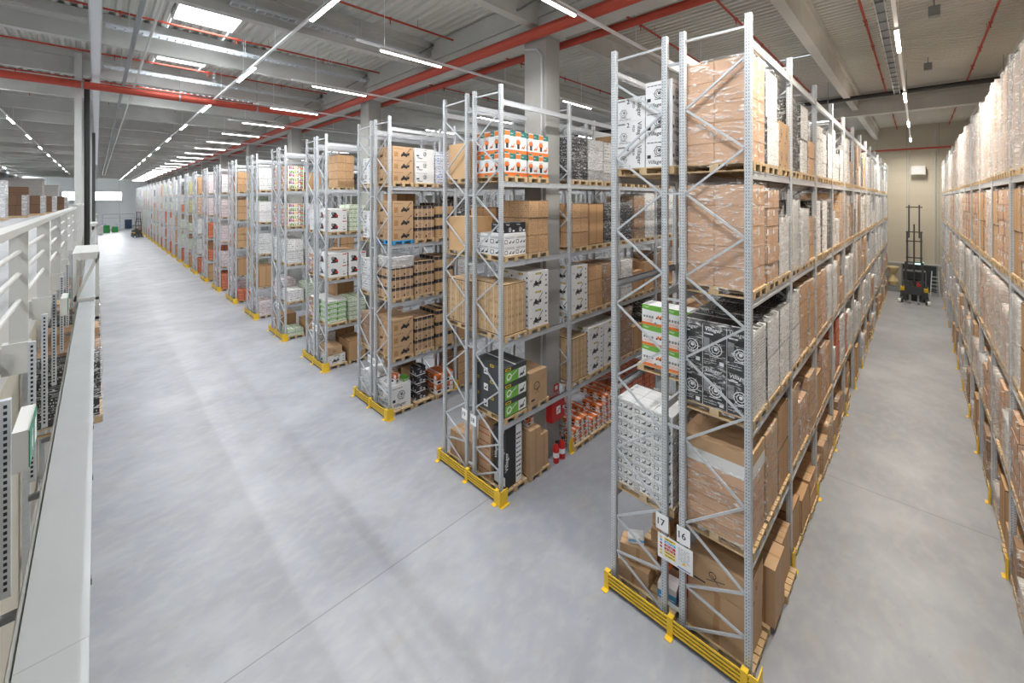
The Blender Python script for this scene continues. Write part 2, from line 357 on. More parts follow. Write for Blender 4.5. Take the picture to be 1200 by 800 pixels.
def engine(F, a, b, r, mat):
    F.disc(a, b, r, mat, 14, .86); F.disc(a, b, r * .6, mat, 10, .8); F.disc(a + r * .1, b + r * .1, r * .28, mat, 8)
    for t in range(6):
        x, y = math.cos(t), math.sin(t); q = F.H / F.W
        F.line(a + x * r * .6 * q, b + y * r * .6, a + x * r * 1.25 * q, b + y * r * 1.25, .006, mat)
    F.line(a - r * .9 * F.H / F.W, b - r * 1.1, a + r * .9 * F.H / F.W, b - r * 1.1, .012, mat)
def txt_lines(F, a0, b0, a1, b1, rows, mat, t=.35):
    h = (b1 - b0) / rows
    for i in range(rows):
        x = a0
        while x < a1 - .02:
            w_ = random.uniform(.03, .14)
            F.poly([(x, b0 + i * h), (min(x + w_, a1), b0 + i * h), (min(x + w_, a1), b0 + (i + t) * h), (x, b0 + (i + t) * h)], mat); x += w_ + .025
    F.e += .00006

PAL = ['base', 'ink', 'label', 'green', 'orange', 'teal', 'flower_yellow', 'red', 'blue', 'purple', 'pink', 'ink_grey', 'tape', 'cardboard', 'white', 'dark_red', 'sky_blue', 'dark']
IX = {n: i for i, n in enumerate(PAL)}
_cart = {}
def carton(kind, sx, sy, sz):
    """one carton with its printing: origin at bottom centre"""
    key = (kind, sx, sy, sz)
    if key in _cart: return _cart[key]
    st = random.getstate(); random.seed(hash((kind, round(sx * 100), round(sz * 100))) if 0 else len(kind) * 97 + int(sx * 100))
    mb = MB(); g = .004
    base = {'engine': CM['black'], 'villager': M['white'], 'greentop': M['white'], 'mowerwhite': M['white'], 'teal': M['white'], 'mowerbrown': M['cardboard'],
            'band': M['cardboard'], 'trimmer': M['white'], 'floral': M['white'], 'greenblack': M['dark'], 'smallwhite': M['white'], 'blacksmall': M['ink'],
            'orange': M['orange'], 'plain': M['plywood'], 'label': M['cardboard_pink'], 'stihl': M['orange'], 'kraft': M['cardboard'], 'tancase': M['cardboard'], 'redprint': M['cardboard'],
            'machine': M['white'], 'greensack': M['green'], 'bagwhite': M['white'], 'bluewhite': M['white']}[kind]
    if kind == 'engine': base = M['ink']
    mb.box(-sx / 2 + g, sx / 2 - g, -sy / 2 + g, sy / 2 - g, 0, sz - .003, 0)
    for v_i, fc in enumerate(faces_of(mb, sx - 2 * g, sy - 2 * g, sz - .003)):
        if kind == 'engine':
            if v_i == 1:
                fc.rect(0, 0, 1, 1, IX['white']); txt_lines(fc, .08, .06, .92, .9, 12, IX['ink_grey'], .4); fc.text('Villager', .1, .9, .05, IX['ink'])
            else:
                fc.rect(0.0, 0, .015, 1, IX['label']); fc.text('Villager', .07, .82, .125, IX['label'], slant=.2); fc.rect(.08, .765, .45, .795, IX['label'])
                fc.rect(.05, .35, .3, .68, IX['ink_grey']); engine(fc, .55, .42, .16, IX['label']); fc.rect(.72, .06, .9, .15, IX['label']); txt_lines(fc, .06, .08, .6, .2, 2, IX['label'], .2)
        elif kind == 'villager':
            fc.text('Villager', .70, .94, .25, IX['ink'], rot=-math.pi / 2) if v_i == 0 else fc.text('Villager', .06, .72, .16, IX['ink'])
            if v_i == 0:
                fc.rect(.04, .86, .3, .93, IX['ink_grey']); fc.text('2', .36, .74, .20, IX['ink']); fc.text('P520', .57, .80, .10, IX['ink'], rot=-math.pi / 2)
                engine(fc, .24, .36, .17, IX['ink_grey']); txt_lines(fc, .08, .06, .5, .14, 2, IX['ink'])
            else:
                fc.text('P520', .1, .56, .08, IX['ink']); fc.text('2', .12, .22, .18, IX['ink']); fc.rect(.1, .06, .3, .13, IX['ink_grey']); fc.rect(.6, .06, .85, .5, IX['ink_grey']) if 0 else txt_lines(fc, .5, .08, .9, .5, 5, IX['ink_grey'])
        elif kind == 'greentop':
            fc.rect(0, .74, 1, 1, IX['green']); fc.poly([(0, .78), (.5, .72), (.5, .66), (0, .74)], IX['label']); fc.text('Villager', .06, .85, .09, IX['label'], slant=.2)
            fc.rect(0, 0, 1, .14, IX['orange']); fc.disc(.55, .12, .08, IX['ink_grey'], 12)
            for i in range(4): fc.rect(.06 + .11 * i, .36, .14 + .11 * i, .48, IX['ink_grey'])
            txt_lines(fc, .06, .2, .45, .32, 3, IX['orange']); mower(fc, .56, .36, .34, IX['orange'], IX['ink'])
        elif kind == 'mowerwhite':
            fc.rect(.34, .83, .62, .92, IX['ink']); fc.rect(.37, .845, .59, .905, IX['flower_yellow']); mower(fc, .2, .16, .5, IX['ink'], IX['ink_grey'])
            fc.disc(.88, .7, .06, IX['ink'], 8); fc.disc(.88, .45, .06, IX['ink_grey'], 8); txt_lines(fc, .06, .5, .2, .6, 2, IX['ink']); fc.rect(.82, .1, .95, .2, IX['ink_grey'])
        elif kind == 'teal':
            fc.rect(0, .0, 1, .16, IX['orange']); fc.rect(0, .78, .45 if v_i else 1, .97, IX['orange']); fc.rect(.46 if v_i else .6, .76, 1, 1, IX['teal']); fc.text('Villager', (.5 if v_i else .63), .85, .055, IX['label'], slant=.2)
            mower(fc, .52, .24, .4, IX['orange'], IX['ink']); fc.disc(.22, .5, .14, IX['orange'], 10); fc.rect(.12, .22, .34, .44, IX['ink']); txt_lines(fc, .06, .6, .4, .72, 2, IX['ink_grey'])
            fc.rect(0, 0, .3, .07, IX['teal'])
        elif kind in ('mowerbrown',):
            mower(fc, .38, .14, .5, IX['ink'], IX['ink']); fc.rect(.06, .12, .26, .55, IX['tape']); txt_lines(fc, .08, .16, .24, .5, 3, IX['ink'], .15); txt_lines(fc, .06, .8, .5, .88, 1, IX['ink'])
            fc.disc(.9, .84, .045, IX['ink'], 8)
        elif kind == 'band':
            fc.rect(0, .72, 1, 1, IX['ink']); txt_lines(fc, .1, .78, .9, .9, 1, IX['tape'], .3)
            for x in (.28, .72): fc.rect(x - .012, 0, x + .012, 1, IX['label'])
            fc.rect(.08, .12, .22, .3, IX['ink']); txt_lines(fc, .34, .3, .66, .5, 2, IX['ink'], .3); fc.rect(.42, .08, .58, .2, IX['tape'])
        elif kind == 'trimmer':
            fc.rect(.74, .86, .96, .94, IX['red']); fc.disc(.3, .5, .22, IX['ink'], 16); fc.disc(.2, .62, .14, IX['ink_grey'], 10); fc.disc(.42, .40, .13, IX['red'], 10); fc.rect(.12, .22, .48, .34, IX['ink'])
            fc.rect(.78, .12, .92, .22, IX['ink_grey']); fc.disc(.82, .4, .05, IX['ink_grey'], 8)
        elif kind == 'floral':
            cols = ['pink', 'flower_yellow', 'purple', 'red', 'orange', 'green', 'green', 'dark_red']
            for i in range(7):
                for j in range(5):
                    x, y = .07 + i * .143 + random.uniform(-.03, .03), .1 + j * .2 + random.uniform(-.03, .03); r = random.uniform(.09, .125)
                    x = min(max(x, .11), .89); y = min(max(y, r), 1 - r)
                    fc.disc(x, y, r, IX[random.choice(cols)], 8); fc.disc(x, y, r * .35, IX[random.choice(['flower_yellow', 'ink', 'label'])], 6)
            fc.rect(.04, .36, .62, .56, IX['label']); txt_lines(fc, .1, .42, .54, .52, 1, IX['green'])
        elif kind == 'greenblack':
            if v_i == 1:
                fc.rect(.02, .06, .98, .72, IX['green']); fc.rect(.62, .08, .97, .70, IX['label']); mower(fc, .66, .16, .26, IX['ink'], IX['ink_grey']); fc.disc(.2, .4, .22, IX['label'], 12, .7); fc.line(.1, .2, .55, .62, .02, IX['label'])
            else:
                fc.rect(.62, .2, .9, .62, IX['label']); mower(fc, .65, .28, .2, IX['ink'], IX['ink'])
            fc.rect(.04, .78, .28, .94, IX['flower_yellow']); fc.rect(.07, .82, .25, .9, IX['ink'])
        elif kind == 'smallwhite':
            txt_lines(fc, .06, .62, .94, .86, 2, IX['ink'], .35); fc.rect(.06, .12, .3, .5, IX['ink']); fc.rect(.1, .18, .26, .44, IX['label']); mower(fc, .42, .14, .22, IX['ink'], IX['ink']); mower(fc, .7, .14, .22, IX['ink'], IX['ink'])
        elif kind == 'blacksmall':
            fc.rect(0, .0, 1, .12, IX['label']); fc.text('Villager', .1, .74, .15, IX['label'], slant=.2); engine(fc, .5, .42, .16, IX['label']); fc.rect(.75, .2, .95, .36, IX['label'])
        elif kind in ('orange', 'stihl'):
            fc.rect(0, 0, 1, .42, IX['label']); fc.rect(.1, .1, .5, .34, IX['ink']); fc.rect(.6, .5, .95, .9, IX['label']); mower(fc, .1, .48, .35, IX['ink'], IX['ink'])
        elif kind == 'plain':
            pass
        elif kind == 'label':
            if v_i == 1: fc.rect(.04, .55, .20, .92, IX['label'])
            fc.rect(0, 0, 1, .012, IX['tape']); fc.rect(0, .985, 1, 1, IX['tape'])
        elif kind == 'kraft':
            fc.rect(.45, 0, .55, 1, IX['tape']); txt_lines(fc, .1, .1, .35, .3, 2, IX['tape'])
        elif kind == 'tancase':
            fc.disc(.4, .55, .14, IX['ink'], 8, .8); fc.line(.3, .3, .6, .5, .012, IX['ink']); fc.line(.5, .3, .38, .55, .012, IX['ink']); txt_lines(fc, .6, .7, .92, .86, 2, IX['tape']); fc.rect(.08, .1, .28, .16, IX['ink'])
        elif kind == 'redprint':
            txt_lines(fc, .1, .6, .9, .75, 1, IX['dark_red'], .6); txt_lines(fc, .1, .2, .9, .35, 1, IX['dark_red'], .6)
        elif kind == 'machine':
            fc.text('Villager', .08, .06, .18, IX['ink'], slant=.15); engine(fc, .5, .55, .17, IX['ink']); fc.rect(.06, .3, .2, .42, IX['ink'])
            txt_lines(fc, .06, .84, .6, .92, 1, IX['ink'])
        elif kind == 'greensack':
            txt_lines(fc, .1, .2, .9, .8, 1, IX['label'], .6)
        elif kind == 'bagwhite':
            txt_lines(fc, .08, .2, .92, .8, 1, IX['green'], .6)
        elif kind == 'bluewhite':
            fc.rect(.0, .3, 1, .7, IX['sky_blue']); txt_lines(fc, .1, .4, .9, .6, 1, IX['label'])
    if kind not in ('greensack', 'plain'):      # tape along the lid
        mb.poly([(-sx / 2 + .01, -.025, sz - .0015), (sx / 2 - .01, -.025, sz - .0015), (sx / 2 - .01, .025, sz - .0015), (-sx / 2 + .01, .025, sz - .0015)], IX['tape'] if base in (M['cardboard'], M['cardboard_pink']) else IX['label'])
    me = mb.mesh(kind + '_carton', [base] + [M[n] for n in PAL[1:]])
    random.setstate(st); _cart[key] = me; return me

# ------------------------------------------------------------------ the hall
def hall():
    mb = MB(); mb.box(XW - .3, XE, YB, YW + .3, -.3, 0); structure(mb.obj('floor', M['floor']))
    # end walls
    mb = MB(); mb.box(XW, XE, YW, YW + .25, 0, ZC + .4); structure(mb.obj('wall_far', M['clad']))
    mb = MB(); mb.box(XW - .25, XW, YB, YW, 0, ZC + .4); structure(mb.obj('wall_left', M['clad_white']))
    mb = MB(); mb.box(XE, XE + .25, YB, YW, 0, ZC + .4); structure(mb.obj('wall_right', M['clad']))
    mb = MB(); mb.box(XW, XE, YB - .25, YB, 0, ZC + .4); structure(mb.obj('wall_back', M['clad_white']))
    mb = MB(); mb.box(XW, XE, YW - .12, YW - .002, 0, 2.15); mb.box(XW, XE, YW - .16, YW - .002, 2.15, 2.28, 1); structure(mb.obj('trim_1', [plain('grey plinth panel', (.42, .41, .36), .7), M['galv']]))
    # ceiling deck, ribbed along X, with openings for the rooflights, seen and added
    BX = [-8.26 + P * i for i in range(4, -26, -1)]
    sky = []
    for i, x in enumerate(BX[:-1]):
        cx = x - P / 2 - 0.55 + 1.0 * 0
        for yc in (2.55, -11.0, 20.0, 38.0):
            if yc in (20.0, 38.0) and i % 3 == 0 or yc == -11.0 and i % 2 == 0 or yc == 2.55 and -30 < x < -12: sky.append((x - 3.95, x - 2.25, yc - .8, yc + .8, i))  # all rows but the main aisle one are added, to bring in light
    mb = MB()
    def prof(y0, y1, x0, x1):
        y = y0; p = .28
        while y < y1 - .01:
            a = [(y, 0), (y + .10, 0), (y + .14, .08), (y + .24, .08), (y + p, 0)]
            for (ya, za), (yb, zb) in zip(a, a[1:]):
                yb = min(yb, y1); ya = min(ya, y1)
                if yb > ya: mb.poly([(x0, ya, ZC + za), (x0, yb, ZC + zb), (x1, yb, ZC + zb), (x1, ya, ZC + za)])
            y += p
    for i in range(-1, len(BX)):
        x1 = BX[i] if i >= 0 else XE; x0 = BX[i + 1] if i + 1 < len(BX) else XW
        hs = sorted([s_ for s_ in sky if s_[4] == i], key=lambda s_: s_[2]); y = YB
        for (a, b, c, d, _) in hs:
            prof(y, c, x0, x1); prof(c, d, x0, a); prof(c, d, b, x1); y = d
        prof(y, YW, x0, x1)
    structure(mb.obj('ceiling', M['deck']))
    mb = MB(); mb.box(XW, XE, YB, YW, ZC + .55, ZC + .6)
    for n, (a, b, c, d, _) in enumerate(sky):
        f = MB(); t = .05
        f.box(a - t, a, c - t, d + t, ZC - .12, ZC + .4); f.box(b, b + t, c - t, d + t, ZC - .12, ZC + .4); f.box(a, b, c - t, c, ZC - .12, ZC + .4); f.box(a, b, d, d + t, ZC - .12, ZC + .4)
        o = structure(f.obj('window_%d' % (n + 3), M['white_steel']))
        g = MB(); g.box(a, b, c, d, ZC + .02, ZC + .05); g.obj('pane', M['rooflight'], o)
    # roof beams along Y
    for x in BX:
        for (y0, y1) in ((YB, -11.5), (-11.5, 9.0), (9.6, 30.1), (30.7, YW)):
            if (y1 < 0 and x < -40): continue
            mb = MB(); mb.box(x - .14, x + .14, y0, y1, ZB, ZC - .3); mb.box(x - .24, x + .24, y0, y1, ZC - .3, ZC - .01)
            structure(mb.obj('ceiling_beam', M['concrete']))
    for y in (-11.8, 9.3, 30.4):
        mb = MB(); mb.box(XW, XE, y - .3, y + .3, ZG, ZC - .01); mb.box(XW, XE, y - .38, y + .38, ZG + .55, ZG + .75); structure(mb.obj('ceiling_beam', M['concrete']))
    cxs = [-8.26 + 2 * P * i for i in range(2, -13, -1)]
    for y in (-11.8, 9.3, 30.4):
        for x in cxs:
            mb = MB(); w2 = .43 if y > 0 else .3; mb.box(x - w2, x + w2, y - .31, y + .31, 0, ZG)
            mb.box(x - w2 + .07, x + w2 - .07, y - .315, y - .31, .1, ZG - .1)
            structure(mb.obj('concrete_column', M['concrete_dark']))
    # angle brackets where the roof beams meet the girder
    for n, x in enumerate(BX[1:14]):
        t = tag(MB_bracket(x, 8.95), 'dark steel angle bracket under roof beam %s' % ORD[n + 1], 'bracket', 'steel brackets on the roof girder')
def MB_bracket(x, y):
    mb = MB(); mb.bar((x + .3, y + .02, 13.45), (x + .3, y - .9, 12.75), .08, .05); mb.bar((x + .3, y - .9, 12.75), (x + .18, y - .9, 12.75), .05)
    mb.bar((x + .3, y + .02, 13.45), (x + .3, y - .1, 13.45), .08)
    return mb.obj('angle_bracket', M['galv_dark'])
ORD = ['zero', 'first', 'second', 'third', 'fourth', 'fifth', 'sixth', 'seventh', 'eighth', 'ninth', 'tenth', 'eleventh', 'twelfth', 'thirteenth', 'fourteenth', 'fifteenth', 'sixteenth',
       'seventeenth', 'eighteenth', 'nineteenth', 'twentieth', 'twenty-first', 'twenty-second', 'twenty-third', 'twenty-fourth', 'twenty-fifth', 'twenty-sixth', 'twenty-seventh', 'twenty-eighth']
hall()

# end-wall openings
def opening(name, x0, x1, y0, y1, z0, z1, fm, pm, bars=0, axis='x'):
    f = MB(); t = .08
    if axis == 'x':   # on the far-left wall, facing +X
        f.box(x0, x1 + .03, y0 - t, y0, z0, z1); f.box(x0, x1 + .03, y1, y1 + t, z0, z1); f.box(x0, x1 + .03, y0 - t, y1 + t, z1, z1 + t); f.box(x0, x1 + .03, y0 - t, y1 + t, z0 - t, z0)
        for i in range(1, bars): y = y0 + (y1 - y0) * i / bars; f.box(x0, x1 + .02, y - .03, y + .03, z0, z1)
    else:
        f.box(x0 - t, x0, y0 - .03, y1, z0, z1); f.box(x1, x1 + t, y0 - .03, y1, z0, z1); f.box(x0 - t, x1 + t, y0 - .03, y1, z1, z1 + t)
    o = structure(f.obj(name, fm)); g = MB(); g.box(x0, x1, y0, y1, z0, z1); g.obj('pane' if 'window' in name else 'leaf', pm, o); return o
opening('window_1', XW, XW + .06, -.2, 4.4, 7.35, 9.3, M['white_steel'], M['window_glow'], 3)
opening('window_2', XW, XW + .06, -5.6, -2.2, 7.35, 9.3, M['white_steel'], M['window_glow'], 2)
opening('door_1', XW, XW + .06, 5.0, 6.3, 0, 2.3, M['white_steel'], M['door_blue'])
d2 = opening('door_2', -.95, 1.05, YW - .2, YW - .12, 0, 2.15, M['galv_dark'], M['door_dark'], axis='y')
mb = MB(); mb.box(-.25, .35, YW - .3, YW - .22, 2.2, 2.42); mb.box(-.22, .32, YW - .305, YW - .3, 2.22, 2.40, 1)
tag(mb.obj('exit_sign', [M['label'], M['sign_lit']]), 'lit green emergency exit sign above the dark door', 'sign')
mb = MB(); mb.box(-.42, .42, YW - .7, YW - .002, 9.5, 10.2); mb.box(-.34, .34, YW - .71, YW - .70, 9.6, 10.1, 1)
tag(mb.obj('unit_heater', [M['white_steel'], M['galv']]), 'white box-shaped air heater high on the cream end wall', 'heater')
for x, lab in ((-.55, 'thin grey conduit running up cream end wall beside the heater'), (1.0, 'thin grey conduit on the cream end wall, edge of the other racks')):
    mb = MB(); mb.tube((x, YW - .05, 2.4), (x, YW - .05, 13), .03); tag(mb.obj('conduit', M['galv']), lab, 'conduit')
mb = MB()
for z0, z1, a, b in ((0, .35, .55, .6), (.35, .5, .4, .45)): mb.box(-1.5 - a, -1.5 + a, 45.1 - b * .6, 45.1 + b * .6, z0, z1)
mb.lathe([(.30, .5), (.34, .8), (.22, 1.15), (.16, 1.35), (.3, 1.6), (.38, 1.9), (.36, 2.0), (0, 2.02)], (-1.5, 45.1, 0), 16, 1)
tag(mb.obj('floor_machine', [M['galv_dark'], plain('cream plastic hopper', (.6, .5, .28), .5)]), 'cream hourglass-shaped machine on a dark base by the end wall', 'machine')
t = thing('step_ladder', 'aluminium step ladder standing open by the end wall', 'ladder', (.95, 45.0, 0))
for s_, nm in ((1, 'front_section'), (-1, 'rear_section')):
    mb = MB()
    for x in (-.22, .22): mb.bar((x * 1.2, -.55 * s_ * .9, 0), (x * .8, 0, 1.9), .05, .03)
    for i in range(1, 6): f = i / 6.5; mb.bar((-.24 + .06 * f, -.5 * s_ * (1 - f), 1.9 * f), (.24 - .06 * f, -.5 * s_ * (1 - f), 1.9 * f), .06, .025)
    mb.obj(nm, M['galv'], t)

# ------------------------------------------------------------------ pallets and loads
def pallet_mesh():
    mb = MB()
    for i in range(5): y = -.4 + i * .165; mb.box(-.6, .6, y, y + .14, .122, .144)
    for x in (-.6, -.0725, .455): mb.box(x, x + .145, -.4, .4, .10, .122)
    for x in (-.6, -.0725, .455):
        for y in (-.4, -.05, .3): mb.box(x, x + .145, y, y + .1, .022, .10)
    for y in (-.4, -.05, .3): mb.box(-.6, .6, y, y + .1, 0, .022)
    return mb.mesh('pallet', M['wood'])
PALLET = pallet_mesh(); PALLET_BLUE = PALLET.copy(); PALLET_BLUE.materials.clear(); PALLET_BLUE.materials.append(plain('blue painted pallet timber', (.05, .3, .6), .7))
_stack = {}
def stack_mesh(front, side, w_, d, h, nx, ny, nz, v=0, ragged=.012):
    key = (front.name, side.name, w_, d, h, nx, ny, nz, v)
    if key in _stack: return _stack[key]
    mb = MB()
    for k in range(nz):
        a, b = random.uniform(-ragged, ragged), random.uniform(-ragged, ragged); z0, z1 = h * k / nz, h * (k + 1) / nz
        mb.box(-w_ / 2 + a, w_ / 2 + a, -d / 2 + b, d / 2 + b, z0, z1, cells=(nx, ny, 1), mats=[0, 1, 0, 1, 0, 0])
    for i in range(len(mb.uv)):    # every layer its own row of cells
        k = i // 6
        if i % 6 < 4: mb.uv[i] = [(u, t + k) for u, t in mb.uv[i]]
    me = mb.mesh('carton_stack', [front, side]); _stack[key] = me; return me
_film = {}
def film_mesh(w_, d, h, mat, v=0):
    key = (w_, d, h, mat.name, v)
    if key in _film: return _film[key]
    mb = MB(); n = 5; m_ = 8; rnd = random.Random(v * 7 + 1); o = .022
    ring = []
    for i in range(n): ring.append((-1 + 2 * i / n, -1))
    for i in range(n): ring.append((1, -1 + 2 * i / n))
    for i in range(n): ring.append((1 - 2 * i / n, 1))
    for i in range(n): ring.append((-1, 1 - 2 * i / n))
    N = len(ring)
    for j in range(m_ + 1):
        for (a, b) in ring:
            q = o + rnd.uniform(-.009, .012); mb.v.append((a * (w_ / 2 + q), b * (d / 2 + q), -.06 + (h + .09) * j / m_))
    for j in range(m_):
        for i in range(N): i2 = (i + 1) % N; mb.f.append((j * N + i, j * N + i2, (j + 1) * N + i2, (j + 1) * N + i)); mb.m.append(0); mb.uv.append([(0, 0)] * 4)
    k = len(mb.v); q = .8
    for (a, b) in ring: mb.v.append((a * w_ / 2 * q, b * d / 2 * q, h + .025 + rnd.uniform(-.006, .02)))
    for i in range(N): i2 = (i + 1) % N; mb.f.append((m_ * N + i, m_ * N + i2, k + i2, k + i)); mb.m.append(0); mb.uv.append([(0, 0)] * 4)
    me = mb.mesh('stretch_film', mat, True); _film[key] = me; return me

LEVW = ['on floor', 'first shelf', 'second shelf', 'third shelf', 'top shelf']
SLOT = ['front pallet', 'middle pallet', 'rear pallet']
def rackname(k): return 'rack beyond the truck aisle' if k == -1 else ('nearest rack' if k == 0 else ORD[k + 1] + ' rack')
def where(k, side, bay, slot, lev):
    return '%s, %s bay, %s, %s%s' % (SLOT[slot], ORD[bay + 1], LEVW[lev], 'left half of ' if side == 'L' and k >= 0 else '', rackname(k))
LOOK = {  # kind: (front material, side material, nx, ny, nz, film, words)
    'brown': ('brown', 'brown_label', 2, 2, 5, 'film', 'brown cartons under film'), 'silver': ('brown', 'brown_label', 2, 2, 4, 'film_dense', 'cloudy film over brown cartons'),
    'blackwhite': ('black', 'fine', 3, 2, 2, 'film', 'black cartons with white ends'), 'whiteprint': ('fine', 'white', 2, 2, 5, 'film', 'white printed cartons'),
    'greywrap': ('grey', 'fine', 3, 3, 5, 'film_dense', 'grey film-wrapped cartons'), 'tan': ('tan', 'tan', 3, 2, 4, None, 'loose tan cartons'), 'tanfilm': ('tan', 'tan', 2, 2, 5, 'film', 'tan cartons under film'),
    'band': ('band', 'band', 2, 2, 4, None, 'black-banded tan cartons'), 'kraft': ('kraft', 'kraft', 2, 1, 2, None, 'large kraft cartons'), 'dark': ('dark', 'dark', 2, 2, 4, 'film', 'dark brown cartons under film'),
    'strapped': ('strapped', 'strapped', 2, 2, 2, None, 'strapped tan cases'), 'orange': ('orange', 'orange', 2, 2, 9, None, 'orange sacks in layers'), 'green': ('green', 'green', 2, 2, 9, None, 'green and white sacks'),
    'yellow': ('yellow', 'yellow', 2, 2, 8, None, 'yellow and green sacks'), 'pink': ('pinkw', 'pinkw', 2, 2, 8, 'film', 'white sacks printed red'), 'blue': ('bluew', 'bluew', 2, 2, 6, 'film', 'white packs printed blue'),
    'trimmer': ('trimmer', 'trimmer', 2, 2, 3, None, 'white cartons printed red'), 'white': ('white', 'white', 2, 2, 3, None, 'white printed cartons'), 'black': ('black', 'black', 3, 3, 3, 'film', 'black printed cartons'),
}
NAMEOF = {'orange': 'sack_load', 'green': 'sack_load', 'yellow': 'sack_load', 'pink': 'sack_load', 'band': 'banded_carton_load', 'silver': 'wrapped_carton_load', 'brown': 'wrapped_carton_load', 'tan': 'tan_carton_load',
          'blackwhite': 'printed_carton_load', 'whiteprint': 'printed_carton_load', 'greywrap': 'wrapped_carton_load', 'white': 'printed_carton_load', 'black': 'printed_carton_load', 'trimmer': 'printed_carton_load', 'blue': 'printed_carton_load'}
def base_xy(k, side, bay, slot):
    """centre of a pallet place"""
    xr = XR - P * k
    cx = xr - .55 if side == 'R' else xr - 2 * FW - GAP + .55
    return cx, YF + BAY * bay + .5 + .88 * slot
def load(kind, k, side, bay, slot, lev, h=None, dx=0, w_=1.16, d=.78, blue=False):
    f, s_, nx, ny, nz, film, words_ = LOOK[kind]
    cx, cy = base_xy(k, side, bay, slot); z = LEV[lev]
    hmax = (LEV[lev + 1] - LEV[lev] - .14 - .144 - .06)
    if h is None: h = random.choice((.5, .65, .8, .92, 1.0)) * hmax
    if lev == 4 and k != -1: h = min(h, 1.7)
    if not (lev == 4 and k == -1): h = min(h, hmax - .02)
    h = math.floor(h * 20) / 20
    v = random.randint(0, 2)
    nm = NAMEOF.get(kind, 'carton_load')
    t = thing(nm, '%s, %s' % (words_, where(k, side, bay, slot, lev)), 'pallet load', (cx + dx + random.uniform(-.02, .02), cy + random.uniform(-.006, .006), z + .003), 0, 'pallet loads in the racks')
    put('pallet', PALLET_BLUE if blue else PALLET, t)
    put('carton_stack' if 'sack' not in nm else 'sack_stack', stack_mesh(CM[f], CM[s_], w_ - random.choice((0, .04)), d, h, nx, ny, max(1, min(nz, round(h / (1.75 / nz)))) , v), t, (0, 0, .144))
    if film: put('stretch_film', film_mesh(1.16, d, h, M[film], v), t, (0, 0, .144))
    return t
_pn = [0]
def pallet(k, side, bay, slot, lev, blue=False, dx=0, n=1):
    cx, cy = base_xy(k, side, bay, slot)
    o = None
    for i in range(n):
        o = tag(put('pallet', PALLET_BLUE if blue else PALLET, None, (cx + dx, cy, LEV[lev] + .003 + .144 * i)), ('blue' if blue else 'wooden') + ' pallet ' + ('carrying goods, ' if n == 1 else ORD[i + 1] + ' in its pile, ') + where(k, side, bay, slot, lev), 'pallet', 'timber pallets in the racks')
    return cx + dx, cy, LEV[lev] + .004 + .144 * n
LAYER = {1: ['single'], 2: ['lower', 'upper'], 3: ['bottom', 'middle', 'top'], 4: ['bottom', 'second', 'third', 'top'], 5: ['bottom', 'second', 'third', 'fourth', 'top']}
KW = {'engine': ('engine_carton', 'black white-ended carton'), 'villager': ('white_carton', 'white lettered carton'), 'greentop': ('mower_carton', 'green-topped orange-footed carton'),
      'mowerwhite': ('mower_carton', 'white mower carton'), 'teal': ('machine_carton', 'teal and orange carton'), 'mowerbrown': ('brown_mower_carton', 'brown mower carton'), 'band': ('banded_carton', 'black-banded tan carton'),
      'trimmer': ('trimmer_carton', 'red-printed white carton'), 'floral': ('floral_carton', 'flower-printed carton'), 'greenblack': ('green_carton', 'black and green carton'), 'smallwhite': ('small_white_carton', 'flat white printed carton'),
      'blacksmall': ('small_black_carton', 'small black printed carton'), 'orange': ('orange_carton', 'orange and white carton'), 'stihl': ('orange_carton', 'small orange carton'), 'plain': ('fibreboard_box', 'plain pale brown box'),
      'label': ('cardboard_carton', 'brown carton'), 'kraft': ('cardboard_carton', 'kraft carton'), 'tancase': ('cardboard_carton', 'tool-printed tan carton'), 'redprint': ('cardboard_carton', 'red-printed tan carton'), 'machine': ('white_carton', 'machine-printed white carton'),
      'greensack': ('green_bag', 'green printed bag'), 'bluewhite': ('white_carton', 'white and blue carton')}
def cartons(kind, x0, y0, z, nx, ny, nz, sx, sy, sz, place, jit=.006, drop=()):
    """loose cartons in rows, each an object; x0, y0: the lower corner"""
    nm, words_ = KW[kind]; me = carton(kind, sx, sy, sz); out = []
    for k in range(nz):
        for j in range(ny):
            for i in range(nx):
                if (i, j, k) in drop: continue
                pos = []
                if nz > 1: pos.append(LAYER[min(nz, 5)][min(k, 4)] + ' layer')
                if nx > 1: pos.append(ORD[i + 1] + ' along')
                if ny > 1: pos.append(('front row' if j == 0 else 'row ' + ORD[j + 1] if ny > 2 else 'back row'))
                o = put(nm, me, None, (x0 + sx * (i + .5) + random.uniform(-jit, jit) * .3, y0 + sy * (j + .5) + random.uniform(-jit, jit) * .3, z + sz * k), random.uniform(-jit, jit))
                tag(o, ' '.join([words_ + ','] + pos + ['of', place] if pos else [words_ + ',', place]), 'carton' if nm not in ('fibreboard_box', 'green_bag') else ('box' if nm[0] == 'f' else 'bag'), words_ + 's, ' + place); out.append(o)
    return out
def wrapped(kind, k, side, bay, slot, lev, nx, ny, nz, sx, sy, sz, words_, film='film', top=None):
    """near film-wrapped load: pallet, every outer carton and the film are its parts"""
    cx, cy = base_xy(k, side, bay, slot)
    t = thing('wrapped_carton_load', '%s, %s' % (words_, where(k, side, bay, slot, lev)), 'pallet load', (cx, cy, LEV[lev] + .003), 0, 'pallet loads in the racks'); put('pallet', PALLET, t)
    me = carton(kind, sx, sy, sz)
    for c in range(nz):
        for j in range(ny):
            for i in range(nx):
                if 0 < i < nx - 1 and 0 < j < ny - 1 and c < nz - 1: continue
                put('carton', me, t, (-nx * sx / 2 + sx * (i + .5), -ny * sy / 2 + sy * (j + .5), .144 + sz * c))
    h = nz * sz
    if film: put('stretch_film', film_mesh(nx * sx, ny * sy, round(h, 2), M[film], lev), t, (0, 0, .144))
    return t

